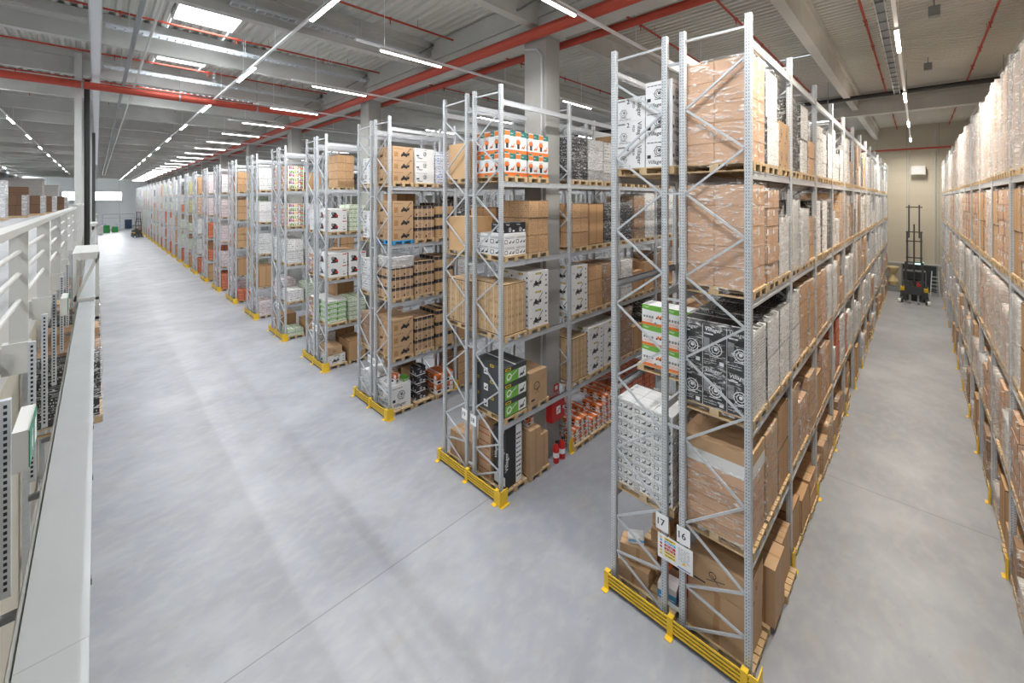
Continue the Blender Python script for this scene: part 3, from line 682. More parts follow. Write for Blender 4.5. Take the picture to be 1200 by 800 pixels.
# ------------------------------------------------------------------ racks
def post_mesh():
    mb = MB(); a, b = .05, .045; z1 = ZT; c = .012
    out = [(-a + c, -b), (a - c, -b), (a, -b + c), (a, b), (-a, b), (-a, -b + c)]
    n = len(out)
    for i in range(n):
        p, q = out[i], out[(i + 1) % n]; mb.poly([(p[0], p[1], 0), (q[0], q[1], 0), (q[0], q[1], z1), (p[0], p[1], z1)])
    mb.poly([(x, y, z1) for x, y in out]); mb.box(-.06, .06, -.06, .06, 0, .012)
    return mb.mesh('post', M['post'])
POST = post_mesh()
def brace_mesh(mirror):
    """zigzag bracing between the posts of one upright frame; origin at the base of the outer post, frame towards -X"""
    mb = MB(); zs = [9.72, 9.03, 8.30, 7.60, 6.90, 6.19, 5.50, 4.80, 4.10, 3.40, 2.71, 1.98, 1.38, .91, .70, .19]
    X = [-.045, -FW + .045]
    if mirror: X = X[::-1]
    pts = [(X[i % 2], 0, z) for i, z in enumerate(zs)]
    for a, b in zip(pts, pts[1:]): mb.bar(a, b, .028, .035)
    mb.bar((X[0], 0, 10.18), (X[1], 0, 10.2), .035, .035)
    mb.bar(pts[0], (X[0], 0, 10.18), .02, .02) if 0 else None
    return mb.mesh('upright_frame', M['galv'])
BRACE = {False: brace_mesh(False), True: brace_mesh(True)}
def beam_mesh(n=1):
    mb = MB(); L = BAY * n
    for (y0, y1) in [(BAY * i + .05, BAY * (i + 1) - .05) for i in range(n)]:
        mb.box(-.022, .022, y0, y1, -.13, 0); mb.box(-.022, .030, y0, y1, -.13, -.085); mb.box(-.022, .028, y0, y1, -.02, 0)
        for y in (y0, y1 - .03): mb.box(-.02, .034, y, y + .03, -.19, .015)
    return mb.mesh('load_beam', M['galv'])
BEAM1 = beam_mesh(1)
RACKN = [14, 10, 8, 6, 5, 4, 4, 3, 3, 3] + [2] * 16
def rack(k, nb, right=True, left=True):
    xr = XR - P * k
    nm = '%s pallet rack' % ('rack beyond the truck aisle' if k == -1 else rackname(k))
    lab = 'galvanised pallet rack beyond the reach truck aisle, cut by picture edge' if k == -1 else 'galvanised double pallet rack, %s counted from the reach truck aisle' % (ORD[k + 1] if k else 'first')
    t = thing('pallet_rack', lab, 'rack', (xr, YF, 0), 0, 'pallet racks in a row')
    halves = []
    if right: halves.append((0, False, 1))
    if left: halves.append((-FW - GAP, True, -1))
    for hx, mir, sgn in halves:
        for b in range(nb + 1):
            f = put('upright_frame', BRACE[mir], t, (hx, BAY * b, 0))
            put('post', POST, f, (0, 0, 0)); put('post', POST, f, (-FW, 0, 0))
        outer = hx if sgn > 0 else hx - FW; inner = hx - FW if sgn > 0 else hx
        sep = min(nb, 6 if k <= 0 else 2); zs = LEV[1:] if k >= 0 else LEV[1:5]
        for z in zs:
            for b in range(sep):
                o = put('load_beam', BEAM1, t, (outer, BAY * b, z), 0)
                if sgn < 0: o.scale = (-1, 1, 1)
        mb = MB(); one = BEAM1
        def add(x, y, z):
            for q in ((-.022, .022, .05, BAY - .05, -.13, 0),): mb.box(x + q[0], x + q[1], y + q[2], y + q[3], z + q[4], z + q[5])
        for z in zs:
            for b in range(nb): add(inner, BAY * b, z)
            for b in range(sep, nb): add(outer, BAY * b, z)
        o = mb.obj('load_beam', M['galv'], t); o['kind'] = 'stuff'
    if right and left:
        mb = MB()
        for b in range(min(nb, 3) + 1):
            for z in (9.85, 7.6, 5.75, 3.55, .4): mb.bar((-FW, BAY * b, z), (-FW - GAP, BAY * b, z), .04)
        o = mb.obj('row_spacer', M['galv'], t); o['kind'] = 'stuff'
    return t
RT = {}
for k in range(26): RT[k] = rack(k, RACKN[k])
RT[-1] = rack(-1, 14, right=True, left=True)

# number and notice plates on the end frames
def plate(t, name, xc, z0, z1, w_, draw, lab):
    mb = MB(); mb.box(xc - w_ / 2, xc + w_ / 2, -.075, -.068, z0, z1)
    f = Face(mb, (xc - w_ / 2, -.075, z0), (1, 0, 0), (0, 0, 1), (0, -1, 0), w_, z1 - z0); draw(f)
    return tag(mb.obj(name, [M['label']] + [M[n] for n in PAL[1:]], t), lab)
def num(s): return lambda f: f.text(s, .14, .3, .42, IX['ink'])
for k in range(0, 8):
    l, r = str(17 + 2 * k), str(16 + 2 * k)
    q = 0 if k == 0 else -.12
    plate(RT[k], 'number_plate', -FW - GAP - .02, 1.67 + q, 1.95 + q, .23, num(l), 'white plate with the number ' + l)
    plate(RT[k], 'number_plate', -FW + .04, 1.64 + q, 1.92 + q, .23, num(r), 'white plate with the number ' + r)
def notice(f):
    cols = ['flower_yellow', 'sky_blue', 'red', 'red', 'flower_yellow', 'flower_yellow']
    for i, c in enumerate(cols):
        b = .84 - i * .135
        f.rect(.2, b, .52, b + .1, IX[c])
        if c in ('sky_blue', 'red'):
            f.disc(.1, b + .05, .05, IX[c], 10)
        else: f.poly([(.05, b), (.15, b), (.10, b + .1)], IX['flower_yellow'])
        txt_lines(f, .24, b + .03, .48, b + .08, 1, IX['label'] if c in ('sky_blue', 'red') else IX['ink'], .5)
    txt_lines(f, .6, .35, .92, .9, 9, IX['ink_grey'], .25); f.poly([(.68, .24), (.84, .24), (.76, .34)], IX['flower_yellow']); f.rect(.58, .05, .93, .09, IX['blue'])
plate(RT[0], 'notice_board', -1.14, 1.19, 1.61, .62, notice, 'white notice with yellow, blue and red bars')

# yellow end barriers and post guards
def barrier_mesh(s):
    mb = MB(); x0, x1 = -2 * FW - GAP - .13, .16
    if s == 'rail':
        for z in (.085, .150, .215, .280): mb.box(x0, x1, -.16, -.145, z, z + .034, 0)
        return mb.mesh('rail', M['yellow'])
    if s == 'gap_backing': mb.box(x0 + .03, x1 - .03, -.144, -.125, .03, .30); return mb.mesh('added_gap_backing', M['dark'])  # dark board added behind the rails so their gaps look black
    mb.box(-.05, .05, -.168, -.075, .0, .33); mb.box(-.06, .06, -.26, -.075, 0, .012); return mb.mesh('foot_bracket', M['yellow'])
BAR = {s: barrier_mesh(s) for s in ('rail', 'gap_backing', 'foot')}
def corner_mesh():
    mb = MB(); mb.box(.17, .185, -.20, .06, 0, .38); mb.box(.06, .17, -.20, -.185, 0, .38); mb.box(.185, .24, -.20, .10, 0, .01)
    return mb.mesh('post_guard', M['yellow'])
def side_guard_mesh():
    mb = MB(); mb.box(.082, .097, -.085, .085, 0, .42); mb.box(.064, .082, -.085, -.072, 0, .42); mb.box(.064, .082, .072, .085, 0, .42); mb.box(.097, .15, -.08, .08, 0, .01)
    return mb.mesh('post_guard', M['yellow'])
CORN, SIDE = corner_mesh(), side_guard_mesh()
for k in range(26):
    xr = XR - P * k
    t = thing('end_barrier', 'yellow steel barrier across the foot of the %s, aisle end' % rackname(k), 'barrier', (xr, YF, 0), 0, 'yellow rack end barriers')
    put('rail', BAR['rail'], t); put('added_gap_backing', BAR['gap_backing'], t)
    for x in (-2 * FW - GAP - .08, -1.19, -.02): put('foot_bracket', BAR['foot'], t, (x, 0, 0))
    tag(put('post_guard', CORN, None, (xr, YF, 0)), 'yellow corner guard at the outer front post of the %s' % rackname(k), 'post guard', 'yellow post guards')
for b in (1, 2, 3, 4, 5, 6, 7, 8, 10, 12):
    tag(put('post_guard', SIDE, None, (XR, YF + BAY * b, 0)), 'yellow guard at post %s along the truck aisle, nearest rack' % ORD[b + 1], 'post guard', 'yellow post guards')
    o = tag(put('post_guard', SIDE, None, (XR + P - 2 * FW - GAP, YF + BAY * b, 0)), 'yellow guard at post %s, rack beyond the truck aisle' % ORD[b + 1], 'post guard', 'yellow post guards'); o.scale = (-1, 1, 1)
for k, b in ((1, 1), (1, 2), (2, 1), (3, 1)):
    tag(put('post_guard', SIDE, None, (XR - P * k, YF + BAY * b, 0)), 'yellow guard at the %s post of the %s' % (ORD[b + 1], rackname(k)), 'post guard', 'yellow post guards')

# ------------------------------------------------------------------ loads: nearest rack
W_ = wrapped
def PL(s): return s
# top shelf, aisle half
W_('label', 0, 'R', 0, 0, 4, 2, 2, 5, .56, .39, .34, 'tall stack of brown cartons')
load('blackwhite', 0, 'R', 0, 1, 4, 1.65); x, y, z = pallet(0, 'R', 0, 2, 4); cartons('tancase', x - .57, y - .4, z, 3, 2, 2, .38, .40, .44, 'top shelf, first bay, nearest rack')
load('black', 0, 'R', 1, 0, 4, 1.5); load('blackwhite', 0, 'R', 1, 1, 4, 1.5); load('tan', 0, 'R', 1, 2, 4, .8)
load('whiteprint', 0, 'R', 2, 0, 4, 1.3); load('whiteprint', 0, 'R', 2, 1, 4, 1.2); load('blackwhite', 0, 'R', 2, 2, 4, 1.3)
# third shelf
W_('label', 0, 'R', 0, 0, 3, 2, 2, 5, .56, .39, .335, 'brown cartons five high')
load('brown', 0, 'R', 0, 1, 3, 1.6); load('greywrap', 0, 'R', 1, 0, 3, 1.4); load('greywrap', 0, 'R', 1, 1, 3, 1.2)
load('blackwhite', 0, 'R', 0, 2, 3, 1.1)
for s_ in (0, 1, 2): load(('blackwhite', 'blackwhite', 'black')[s_], 0, 'R', 2, s_, 3, 1.4)
load('tanfilm', 0, 'R', 1, 2, 3, 1.0)
# second shelf
W_('engine', 0, 'R', 0, 0, 2, 3, 2, 2, .385, .39, .68, 'black engine cartons, pale lid tape')
for s_ in (1, 2): load('blackwhite', 0, 'R', 0, s_, 2, 1.4)
for s_ in (0,): load('blackwhite', 0, 'R', 1, s_, 2, 1.5)
for b, s_, kd in ((1, 1, 'tanfilm'), (1, 2, 'tanfilm'), (2, 0, 'tanfilm'), (2, 1, 'brown'), (2, 2, 'greywrap')): load(kd, 0, 'R', b, s_, 2, 1.5)
# first shelf
cx, cy = base_xy(0, 'R', 0, 0)
t = thing('wrapped_carton_load', 'film-wrapped brown cartons, one white row near its top, first shelf, nearest rack', 'pallet load', (cx, cy, LEV[1] + .003), 0, 'pallet loads in the racks'); put('pallet', PALLET, t)
mb = MB(); mb.box(-.55, .55, -.39, .39, 0, 1.05, cells=(1, 1, 6)); mb.obj('brown_cartons', CM['brown'], t, (0, 0, .144))
mb = MB(); mb.box(-.56, .56, -.385, .385, 0, .22); mb.obj('white_carton', M['white'], t, (0, 0, 1.194))
for i in range(2):
    mb = MB(); mb.box(-.56, .56, -.385 + .39 * i, .38 * i, 0, .2); mb.obj('top_carton', M['cardboard'], t, (0, 0, 1.414))
put('stretch_film', film_mesh(1.12, .78, 1.1, M['film'], 1), t, (0, 0, .144))
W_('kraft', 0, 'R', 0, 1, 1, 2, 2, 6, .56, .39, .24, 'kraft cartons six high')
for b, s_, kd in ((0, 2, 'kraft'), (1, 0, 'tanfilm'), (1, 1, 'brown'), (1, 2, 'tanfilm'), (2, 0, 'kraft'), (2, 1, 'brown'), (2, 2, 'tan')): load(kd, 0, 'R', b, s_, 1, random.choice((1.0, 1.3, 1.5)))
# floor, aisle half
x, y, z = pallet(0, 'R', 0, 0, 0)
for i, (dz, h) in enumerate(((0, .42), (.42, .40), (.82, .45))):
    o = put('cardboard_carton', carton('tancase' if i == 2 else 'kraft', .98, .74, h), None, (x + .03 + .01 * i, y + .01 * i, z + dz), .02 * (i - 1)); tag(o, 'wide kraft carton, %s of three, floor behind the end barrier, nearest rack' % ('bottom', 'middle', 'topmost')[i], 'carton')
x, y, z = pallet(0, 'R', 0, 1, 0)
cartons('kraft', x - .62, y - .35, z, 2, 1, 1, .48, .6, .75, 'floor pallet, first bay, nearest rack')
o = put('cardboard_carton', carton('kraft', .32, .7, 1.0), None, (x + .52, y + .02, z)); tag(o, 'tall white-strapped kraft carton on end at the aisle edge, nearest rack', 'carton')
x, y, z = pallet(0, 'R', 0, 2, 0, dx=.1)
cartons('kraft', x - .5, y - .35, z, 2, 2, 1, .5, .34, .9, 'floor pallet, first bay rear, nearest rack')
for b in range(1, 14):
    for s_ in range(3):
        if random.random() < .85: load(random.choice(('kraft', 'tan', 'kraft', 'dark', 'greywrap', 'tanfilm')), 0, 'R', b, s_, 0, random.choice((.5, .7, .9, 1.2)), dx=random.uniform(0, .05))
for b in range(3, 14):
    for lv in (1, 2, 3, 4):
        for s_ in range(3):
            if b > 8 and s_ == 1: continue
            ks = {4: ('whiteprint', 'black', 'white', 'tanfilm', 'blackwhite'), 3: ('brown', 'tanfilm', 'black', 'whiteprint', 'dark'), 2: ('whiteprint', 'greywrap', 'tanfilm', 'brown'), 1: ('greywrap', 'whiteprint', 'tan', 'orange')}[lv]
            if b > 6 and lv > 1: ks = ('white', 'whiteprint', 'white', 'blue')
            load(random.choice(ks), 0, 'R', b, s_, lv)
# far half of the nearest rack
x, y, z = pallet(0, 'L', 0, 0, 4)
pl = 'top shelf, nearest rack'
cartons('villager', x - .56, y - .4, z, 1, 2, 3, .60, .40, .45, pl); cartons('machine', x + .05, y - .4, z, 1, 2, 3, .52, .40, .52, 'top shelf inner stack, nearest rack')
load('whiteprint', 0, 'L', 0, 1, 4, 1.3); load('black', 0, 'L', 1, 0, 4, 1.2); load('white', 0, 'L', 2, 0, 4, 1.2)
x, y, z = pallet(0, 'L', 0, 1, 2, dx=.01)
cartons('greentop', x - .5, y - .4, z, 2, 1, 3, .55, .42, .42, 'second shelf, nearest rack')
load('kraft', 0, 'L', 0, 2, 2, .6); load('tan', 0, 'L', 1, 0, 2, .9); load('tan', 0, 'L', 1, 1, 3, .9); load('kraft', 0, 'L', 2, 0, 3, 1)
x, y = base_xy(0, 'L', 0, 0)
t = thing('wrapped_carton_load', 'tall wrapped stack of flat white printed cartons, first shelf, left half of nearest rack', 'pallet load', (x, y, LEV[1] + .003), 0, 'pallet loads in the racks')
put('pallet', PALLET, t); me = carton('smallwhite', .38, .39, .18)
for c in range(9):
    for j in range(2):
        for i in range(3): put('carton', me, t, (-.38 + .38 * i, -.195 + .39 * j, .146 + .18 * c))
put('stretch_film', film_mesh(1.14, .78, 1.6, M['film'], 3), t, (0, 0, .145))
load('dark', 0, 'L', 0, 1, 1, 1.2); load('kraft', 0, 'L', 1, 0, 1, 1.0)
# floor clutter in the far half: tipped cartons, saws, rolls
x, y, z = pallet(0, 'L', 0, 0, 0); pallet(0, 'L', 0, 1, 0); load('kraft', 0, 'L', 1, 0, 0, .9)
def loose(kind, s_, loc, rot, lab, nm=None):
    n0, _ = KW[kind]; o = put(nm or n0, carton(kind, *s_), None, loc); o.rotation_euler = rot; return tag(o, lab, 'carton')
loose('kraft', (.62, .40, .34), (x - .25, y - .17, z), (0, 0, .1), 'low kraft carton lying at the barrier, nearest rack, left half')
loose('tancase', (.5, .3, .42), (x + .30, y + .22, z), (0, 0, -.3), 'tool-printed carton at the back of the floor clutter, nearest rack')
loose('kraft', (.7, .32, .3), (x - .22, y - .12, z + .35), (0, .0, .3), 'strapped kraft carton lying across a lower one, nearest rack')
loose('bluewhite', (.3, .22, .12), (x - .3, y - .12, z + .655), (0, 0, .6), 'small blue and white box on top of a strapped carton')
loose('kraft', (.5, .6, .5), (x - .1, y + .86, z), (0, 0, .1), 'kraft carton on the second floor pallet behind the saws')
loose('bluewhite', (.34, .3, .36), (x + .42, y - .2, z), (0, 0, .15), 'white and blue carton beside the middle posts')
loose('tancase', (.42, .5, .3), (x - .1, y + .86, z + .505), (0, 0, -.12), 'tan carton stacked behind the yellow end barrier')
def saw(x, y, z, rz, lab, c='orange'):
    t = thing('cutting_saw', lab, 'power tool', (x, y, z), rz)
    mb = MB(); mb.box(-.16, .16, -.12, .12, 0, .2, 0, taper=.03); mb.box(-.1, .12, -.1, .1, .2, .27, 1, taper=.02); mb.obj('motor_housing', [M['dark'], M[c]], t)
    mb = MB(); mb.tube((-.25, -.03, .17), (-.25, .03, .17), .17, n=18); mb.obj('blade_guard', M[c], t)
    mb = MB(); mb.bar((.1, 0, .26), (.26, 0, .26), .03); mb.bar((.26, 0, .26), (.26, 0, .08), .03); mb.bar((.26, 0, .08), (.14, 0, .06), .03); mb.obj('handle', M['black'], t)
saw(x + .40, y + .22, z + .425, 1.3, 'black and orange cutting saw on a carton, left half of nearest rack'); saw(x - .15, y + .86, z + .812, 2.2, 'black and orange saw resting on the rear tan carton')
mb = MB(); mb.box(-.048, .048, -.2, .2, 0, .9, taper=.006); mb.box(-.035, .035, -.2, -.185, .1, .8, 1); o = mb.obj('red_case', [M['red'], M['dark_red']], None, (-2.972, YF + .42, .15)); tag(o, 'tall narrow red case standing between the twin frames', 'case')

# ------------------------------------------------------------------ second rack
pl = 'second rack'
for s_ in (0, 1):
    x, y, z = pallet(1, 'R', 0, s_, 4); cartons('teal', x - .58, y - .4, z, 3, 2, 2, .386, .40, .58, 'top shelf %s, second rack' % ('front' if s_ == 0 else 'middle'))
x, y, z = pallet(1, 'R', 0, 0, 3); cartons('smallwhite', x - .56, y - .4, z, 2, 2, 2, .56, .4, .27, 'third shelf, second rack'); cartons('blacksmall', x + .04, y - .36, z + .54, 1, 2, 1, .5, .38, .30, 'third shelf, second rack')
load('tan', 1, 'R', 0, 1, 3, 1.4)
t = load('strapped', 1, 'R', 0, 0, 2, 1.3)
x, y, z = pallet(1, 'R', 0, 1, 2); cartons('mowerwhite', x - .58, y - .4, z, 2, 1, 3, .58, .8, .50, 'second shelf, second rack')
x, y, z = pallet(1, 'R', 0, 0, 1); cartons('greenblack', x - .58, y - .4, z, 2, 1, 3, .58, .80, .42, 'first shelf, second rack')
x, y, z = pallet(1, 'R', 0, 1, 1); cartons('tancase', x - .3, y - .38, z, 2, 1, 1, .45, .7, .85, 'first shelf, second rack')
x, y, z = pallet(1, 'R', 0, 0, 0); cartons('redprint', x - .5, y - .36, z, 1, 1, 4, .5, .6, .36, 'floor, second rack')
for i, dx in enumerate((.18, .42)):
    mb = MB(); mb.box(-.1, .1, -.3, .3, 0, 1.5); f = Face(mb, (.1, -.3, 0), (0, 1, 0), (0, 0, 1), (1, 0, 0), .6, 1.5)
    f.rect(.62, .0, 1, 1, IX['label']); f.text('Villager', .2, .3, .1, IX['label'], rot=math.pi / 2); txt_lines(f, .66, .1, .95, .9, 10, IX['ink'], .3)
    f = Face(mb, (-.1, -.3, 0), (1, 0, 0), (0, 0, 1), (0, -1, 0), .2, 1.5); f.text('Villager', .8, .45, .08, IX['label'], rot=math.pi / 2); f.rect(.1, .05, .9, .2, IX['label'])
    o = mb.obj('tall_carton', [M['ink']] + [M[n] for n in PAL[1:]], None, (x + dx, y - .02, z)); o.rotation_euler = (0, 0, .05 * i)
    tag(o, 'tall black carton on end with white lettering, %s pair member, second rack' % ('inner' if i == 0 else 'outer'), 'carton', 'tall black cartons')
x, y, z = pallet(1, 'R', 0, 1, 0, dx=.05); cartons('kraft', x - .2, y - .4, z, 2, 1, 3, .40, .42, .40, 'floor pallet, second rack'); cartons('kraft', x + .1, y + .03, z, 1, 1, 2, .45, .34, .45, 'floor pallet rear, second rack')
cartons('stihl', x + .05, y - .3, z + 1.2, 1, 1, 1, .32, .28, .2, 'on the kraft stack, floor, second rack')
def big_box(k, lev, h=.95):
    x, y, z = pallet(k, 'L', 0, 0, lev); o = put('fibreboard_box', carton('plain', 1.05, .78, h), None, (x, y, z)); tag(o, 'large plain pale brown box, %s, left half of %s' % (LEVW[lev], rackname(k)), 'box')
big_box(1, 4, .98); big_box(1, 3, .95)
load('strapped', 1, 'L', 0, 0, 2, 1.2); x, y, z = pallet(1, 'L', 0, 0, 0); cartons('kraft', x - .5, y - .35, z, 2, 1, 1, .5, .5, .7, 'floor, left half, second rack')
load('tan', 1, 'L', 0, 1, 2, .9); load('dark', 1, 'L', 0, 1, 4, 1.2); load('kraft', 1, 'L', 0, 1, 3, 1.2)
B2 = {4: ('black', 'whiteprint', 'white'), 3: ('tan', 'kraft', 'black'), 2: ('mw', 'tan', 'dark'), 1: ('strapped', 'mw', 'mw')}
for b in range(1, 5):
    for s_ in range(3):
        for lv in (1, 2, 3, 4):
            kd = B2[lv][s_] if b == 1 else random.choice(('tan', 'tanfilm', 'black', 'kraft', 'whiteprint', 'dark'))
            if kd == 'mw':
                x, y, z = pallet(1, 'R', b, s_, lv); cartons('mowerwhite', x - .1, y - .4, z, 1, 1, 3, .68, .8, .48, '%s, %s pallet, second rack' % (LEVW[lev] if 0 else LEVW[lv], ('front', 'middle', 'rear')[s_]))
            else: load(kd, 1, 'R', b, s_, lv, 1.3 if b == 1 else None)
# orange boxes heaped on the floor pallets
rnd = random.Random(5)
for s_ in range(3):
    x, y, z = pallet(1, 'R', 1, s_, 0, dx=.1); nz = (3, 3, 4)[s_]
    for c in range(nz):
        for j in range(3):
            for i in range(3):
                if i == 0 and c < nz - 1: continue
                if c == nz - 1 and rnd.random() < .4: continue
                o = put('orange_carton', carton('stihl', .34, .24, .22), None, (x - .38 + .37 * i, y - .27 + .26 * j, z + .22 * c), rnd.uniform(-.12, .12))
                tag(o, 'orange carton, %s layer, row %s, %s along, %s floor pallet, second rack' % (LAYER[5][c], ORD[j + 1], ORD[i + 1], ('front', 'middle', 'rear')[s_]), 'carton', 'orange cartons heaped on the floor pallets')
for s_ in range(3): load('orange', 1, 'R', 2, s_, 0, .9)
# hydrant box and extinguishers at the column
mb = MB(); mb.box(0, .2, -.3, .3, 0, .62); mb.box(.2, .212, -.28, .28, .02, .60, 0); mb.box(.212, .215, -.09, .09, .2, .42, 1); mb.bar((.214, -.05, .27), (.214, .05, .36), .02, mat=0); mb.box(.212, .235, .2, .25, .28, .36, 2)
tag(mb.obj('hose_cabinet', [M['red'], M['label'], M['galv']], None, (-7.83, 9.3, 1.05)), 'red fire hose cabinet on the concrete column, second rack', 'fire cabinet')
mb = MB(); mb.box(0, .006, -.11, .11, 0, .22); mb.box(.006, .008, -.06, .06, .05, .17, 1); tag(mb.obj('fire_sign', [M['red'], M['label']], None, (-7.828, 9.45, 1.78)), 'small red fire sign plate above the hose cabinet', 'sign')
for i, y in enumerate((9.05, 9.32)):
    t = thing('fire_extinguisher', 'red fire extinguisher on the floor, %s the concrete column' % ('nearer edge of' if i == 0 else 'centred before'), 'extinguisher', (-7.5, y, 0))
    mb = MB(); mb.lathe([(0, 0), (.085, 0), (.09, .02), (.09, .42), (.07, .48), (.03, .52), (.025, .56), (0, .56)], n=18); mb.obj('cylinder', M['red'], t, smooth=True)
    mb = MB(); mb.lathe([(.0915, .16), (.0915, .30)], n=18); mb.obj('paper_band', M['label'], t)
    mb = MB(); mb.box(-.02, .05, -.02, .02, .55, .60); mb.bar((.0, 0, .60), (.12, 0, .65), .025, .015); mb.bar((0, 0, .58), (.11, 0, .59), .02, .01); mb.obj('valve_handle', M['black'], t)
    mb = MB(); pts = [(0, .03, .56), (.0, .10, .58), (.0, .125, .48), (0, .11, .25), (0, .105, .12)]
    for a, b in zip(pts, pts[1:]): mb.tube(a, b, .012, n=6)
    mb.obj('hose', M['black'], t)

# ------------------------------------------------------------------ third to seventh rack
for s_, kd in ((0, 'mowerbrown'), (1, 'machine')):
    x, y, z = pallet(2, 'R', 0, s_, 4); cartons(kd, x - .58, y - .4, z, 2, 1, 3, .58, .8, .42, 'top shelf, third rack')
load('blue', 2, 'R', 0, 2, 4, 1.2)
x, y, z = pallet(2, 'R', 0, 0, 3, blue=True); cartons('mowerbrown', x - .58, y - .4, z, 2, 1, 3, .58, .8, .46, 'third shelf, third rack')
x, y, z = pallet(2, 'R', 0, 0, 1); cartons('mowerbrown', x - .58, y - .4, z, 2, 1, 3, .58, .8, .44, 'first shelf, third rack')
x, y, z = pallet(2, 'R', 0, 0, 2); cartons('band', x - .57, y - .4, z, 2, 2, 3, .57, .40, .37, 'second shelf, third rack')
o = put('loose_film', film_mesh(1.16, .8, .3, M['film_dense'], 7), None, (x, y, z + 1.12)); tag(o, 'crumpled clear film bunched over the banded cartons, second shelf, third rack', 'film')
for lv in (3, 2, 1):
    x, y, z = pallet(2, 'R', 0, 1, lv); cartons('band', x - .57, y - .4, z, 2, 2, 3, .57, .40, .40, '%s middle pallet, third rack' % LEVW[lv])
for lv in (1, 2, 3): load('band', 2, 'R', 0, 2, lv, 1.3)
x, y, z = pallet(2, 'R', 0, 0, 0); cartons('machine', x - .5, y - .4, z, 2, 1, 1, .5, .75, .85, 'floor, third rack')
loose('stihl', (.25, .2, .32), (x + .2, y - .1, z + .85), (0, 0, .4), 'small orange and white box on the white carton, third rack'); loose('greensack', (.3, .28, .12), (x + .24, y + .22, z + .85), (0, 0, .2), 'bright green tool box on the white carton, third rack', 'green_box')
x, y, z = pallet(2, 'R', 0, 1, 0); cartons('blacksmall', x + .05, y - .3, z, 1, 1, 4, .42, .4, .30, 'floor, third rack'); cartons('tancase', x - .5, y - .36, z, 1, 1, 1, .5, .7, 1.0, 'floor, third rack')
x, y, z = pallet(2, 'R', 0, 2, 0, dx=.05); cartons('orange', x - .3, y - .38, z, 2, 2, 2, .42, .38, .36, 'floor rear pallet, third rack')
x, y, z = pallet(2, 'L', 0, 0, 4); cartons('machine', x - .45, y - .4, z, 2, 1, 2, .5, .78, .48, 'top shelf, left half, third rack')
x, y, z = pallet(2, 'L', 0, 0, 3); cartons('machine', x - .45, y - .4, z, 2, 1, 2, .5, .78, .5, 'third shelf, left half, third rack')
x, y, z = pallet(3, 'R', 0, 0, 3); cartons('trimmer', x - .58, y - .4, z, 1, 1, 2, 1.16, .8, .50, 'third shelf, fourth rack')
for s_ in (0, 1):
    x, y, z = pallet(3, 'R', 0, s_, 2); cartons('trimmer', x - .58, y - .4, z, 1, 1, 2, 1.16, .8, .52, 'second shelf, %s pallet, fourth rack' % ('front', 'middle')[s_])
x, y, z = pallet(3, 'R', 0, 0, 1)
for c in range(9):
    for j in range(2):
        o = put('green_bag', carton('greensack' if c % 2 else 'bagwhite', 1.0, .38, .11), None, (x, y - .19 + .39 * j, z + .11 * c), random.uniform(-.03, .03)); tag(o, 'flat printed bag, %s in its pile, %s column, first shelf, fourth rack' % (ORD[c + 1], ('front', 'back')[j]), 'bag', 'bags piled on the first shelf')
load('green', 3, 'R', 0, 1, 1, 1.0); load('kraft', 3, 'R', 0, 1, 0, .9)
x, y, z = pallet(3, 'R', 0, 0, 0); cartons('mowerwhite', x - .5, y - .4, z, 2, 1, 1, .5, .75, .42, 'floor, fourth rack'); cartons('tancase', x - .45, y - .4, z + .42, 2, 1, 1, .48, .6, .38, 'upon the mower cartons, fourth rack')
for lv in (4, 3):
    for h_, sd in ((0, 'R'), (0, 'L')):
        x, y, z = pallet(4, sd, 0, 0, lv); cartons('floral', x - .58, y - .4, z, 2, 1, 3, .58, .8, .40, '%s, %s half, fifth rack' % (LEVW[lv], 'near' if sd == 'R' else 'far'))
for lv, sd in ((2, 'L'), (1, 'L')):
    x, y, z = pallet(3, sd, 0, 0, lv); cartons('floral', x - .58, y - .4, z, 2, 1, 2, .58, .8, .45, '%s, far half, fourth rack' % LEVW[lv])
load('white', 4, 'R', 0, 0, 2, 1.3); load('white', 4, 'R', 0, 1, 2, .7); load('white', 4, 'R', 0, 0, 1, .6); load('green', 4, 'R', 0, 0, 0, .35); load('kraft', 4, 'R', 0, 1, 0, .7); load('trimmer', 3, 'L', 0, 0, 3, 1.0); load('white', 3, 'L', 0, 0, 0, 1.1)
load('white', 4, 'L', 0, 0, 2, 1.4); load('pink', 4, 'L', 0, 0, 1, 1.0); load('kraft', 4, 'L', 0, 0, 0, .9)
load('white', 2, 'L', 0, 0, 2, 1.2); load('dark', 2, 'L', 0, 0, 1, 1.2); load('whiteprint', 2, 'L', 0, 0, 0, .8)
for lv, kd, h in ((4, 'white', 1.4), (3, 'trimmer', 1.3), (2, 'white', 1.3), (1, 'kraft', 1.3), (0, 'pink', .9)): load(kd, 5, 'R', 0, 0, lv, h)
for lv, kd, h in ((4, 'tan', 1.4), (3, 'tan', 1.4), (2, 'tan', 1.4), (1, 'kraft', 1.2), (0, 'orange', .7)): load(kd, 6, 'R', 0, 0, lv, h)
for lv, kd, h in ((4, 'blackwhite', 1.4), (3, 'pink', 1.4), (2, 'pink', 1.3), (1, 'pink', 1.2), (0, 'orange', 1.2)): load(kd, 7, 'R', 0, 0, lv, h)
MIX = ['pink', 'green', 'yellow', 'orange', 'green', 'orange', 'pink', 'tan', 'white', 'brown']
for k in range(5, 26):
    for lv in range(5):
        if k > 7: load(['tan', 'white', 'black'][k % 3] if lv == 4 and k % 2 else MIX[(k * 3 + (lv + 1) // 2) % 10] if lv else 'orange' if k % 2 else 'kraft', k, 'R', 0, 0, lv)
        if k < 14 or lv % 2: load(random.choice(MIX), k, 'L', 0, 0, lv)
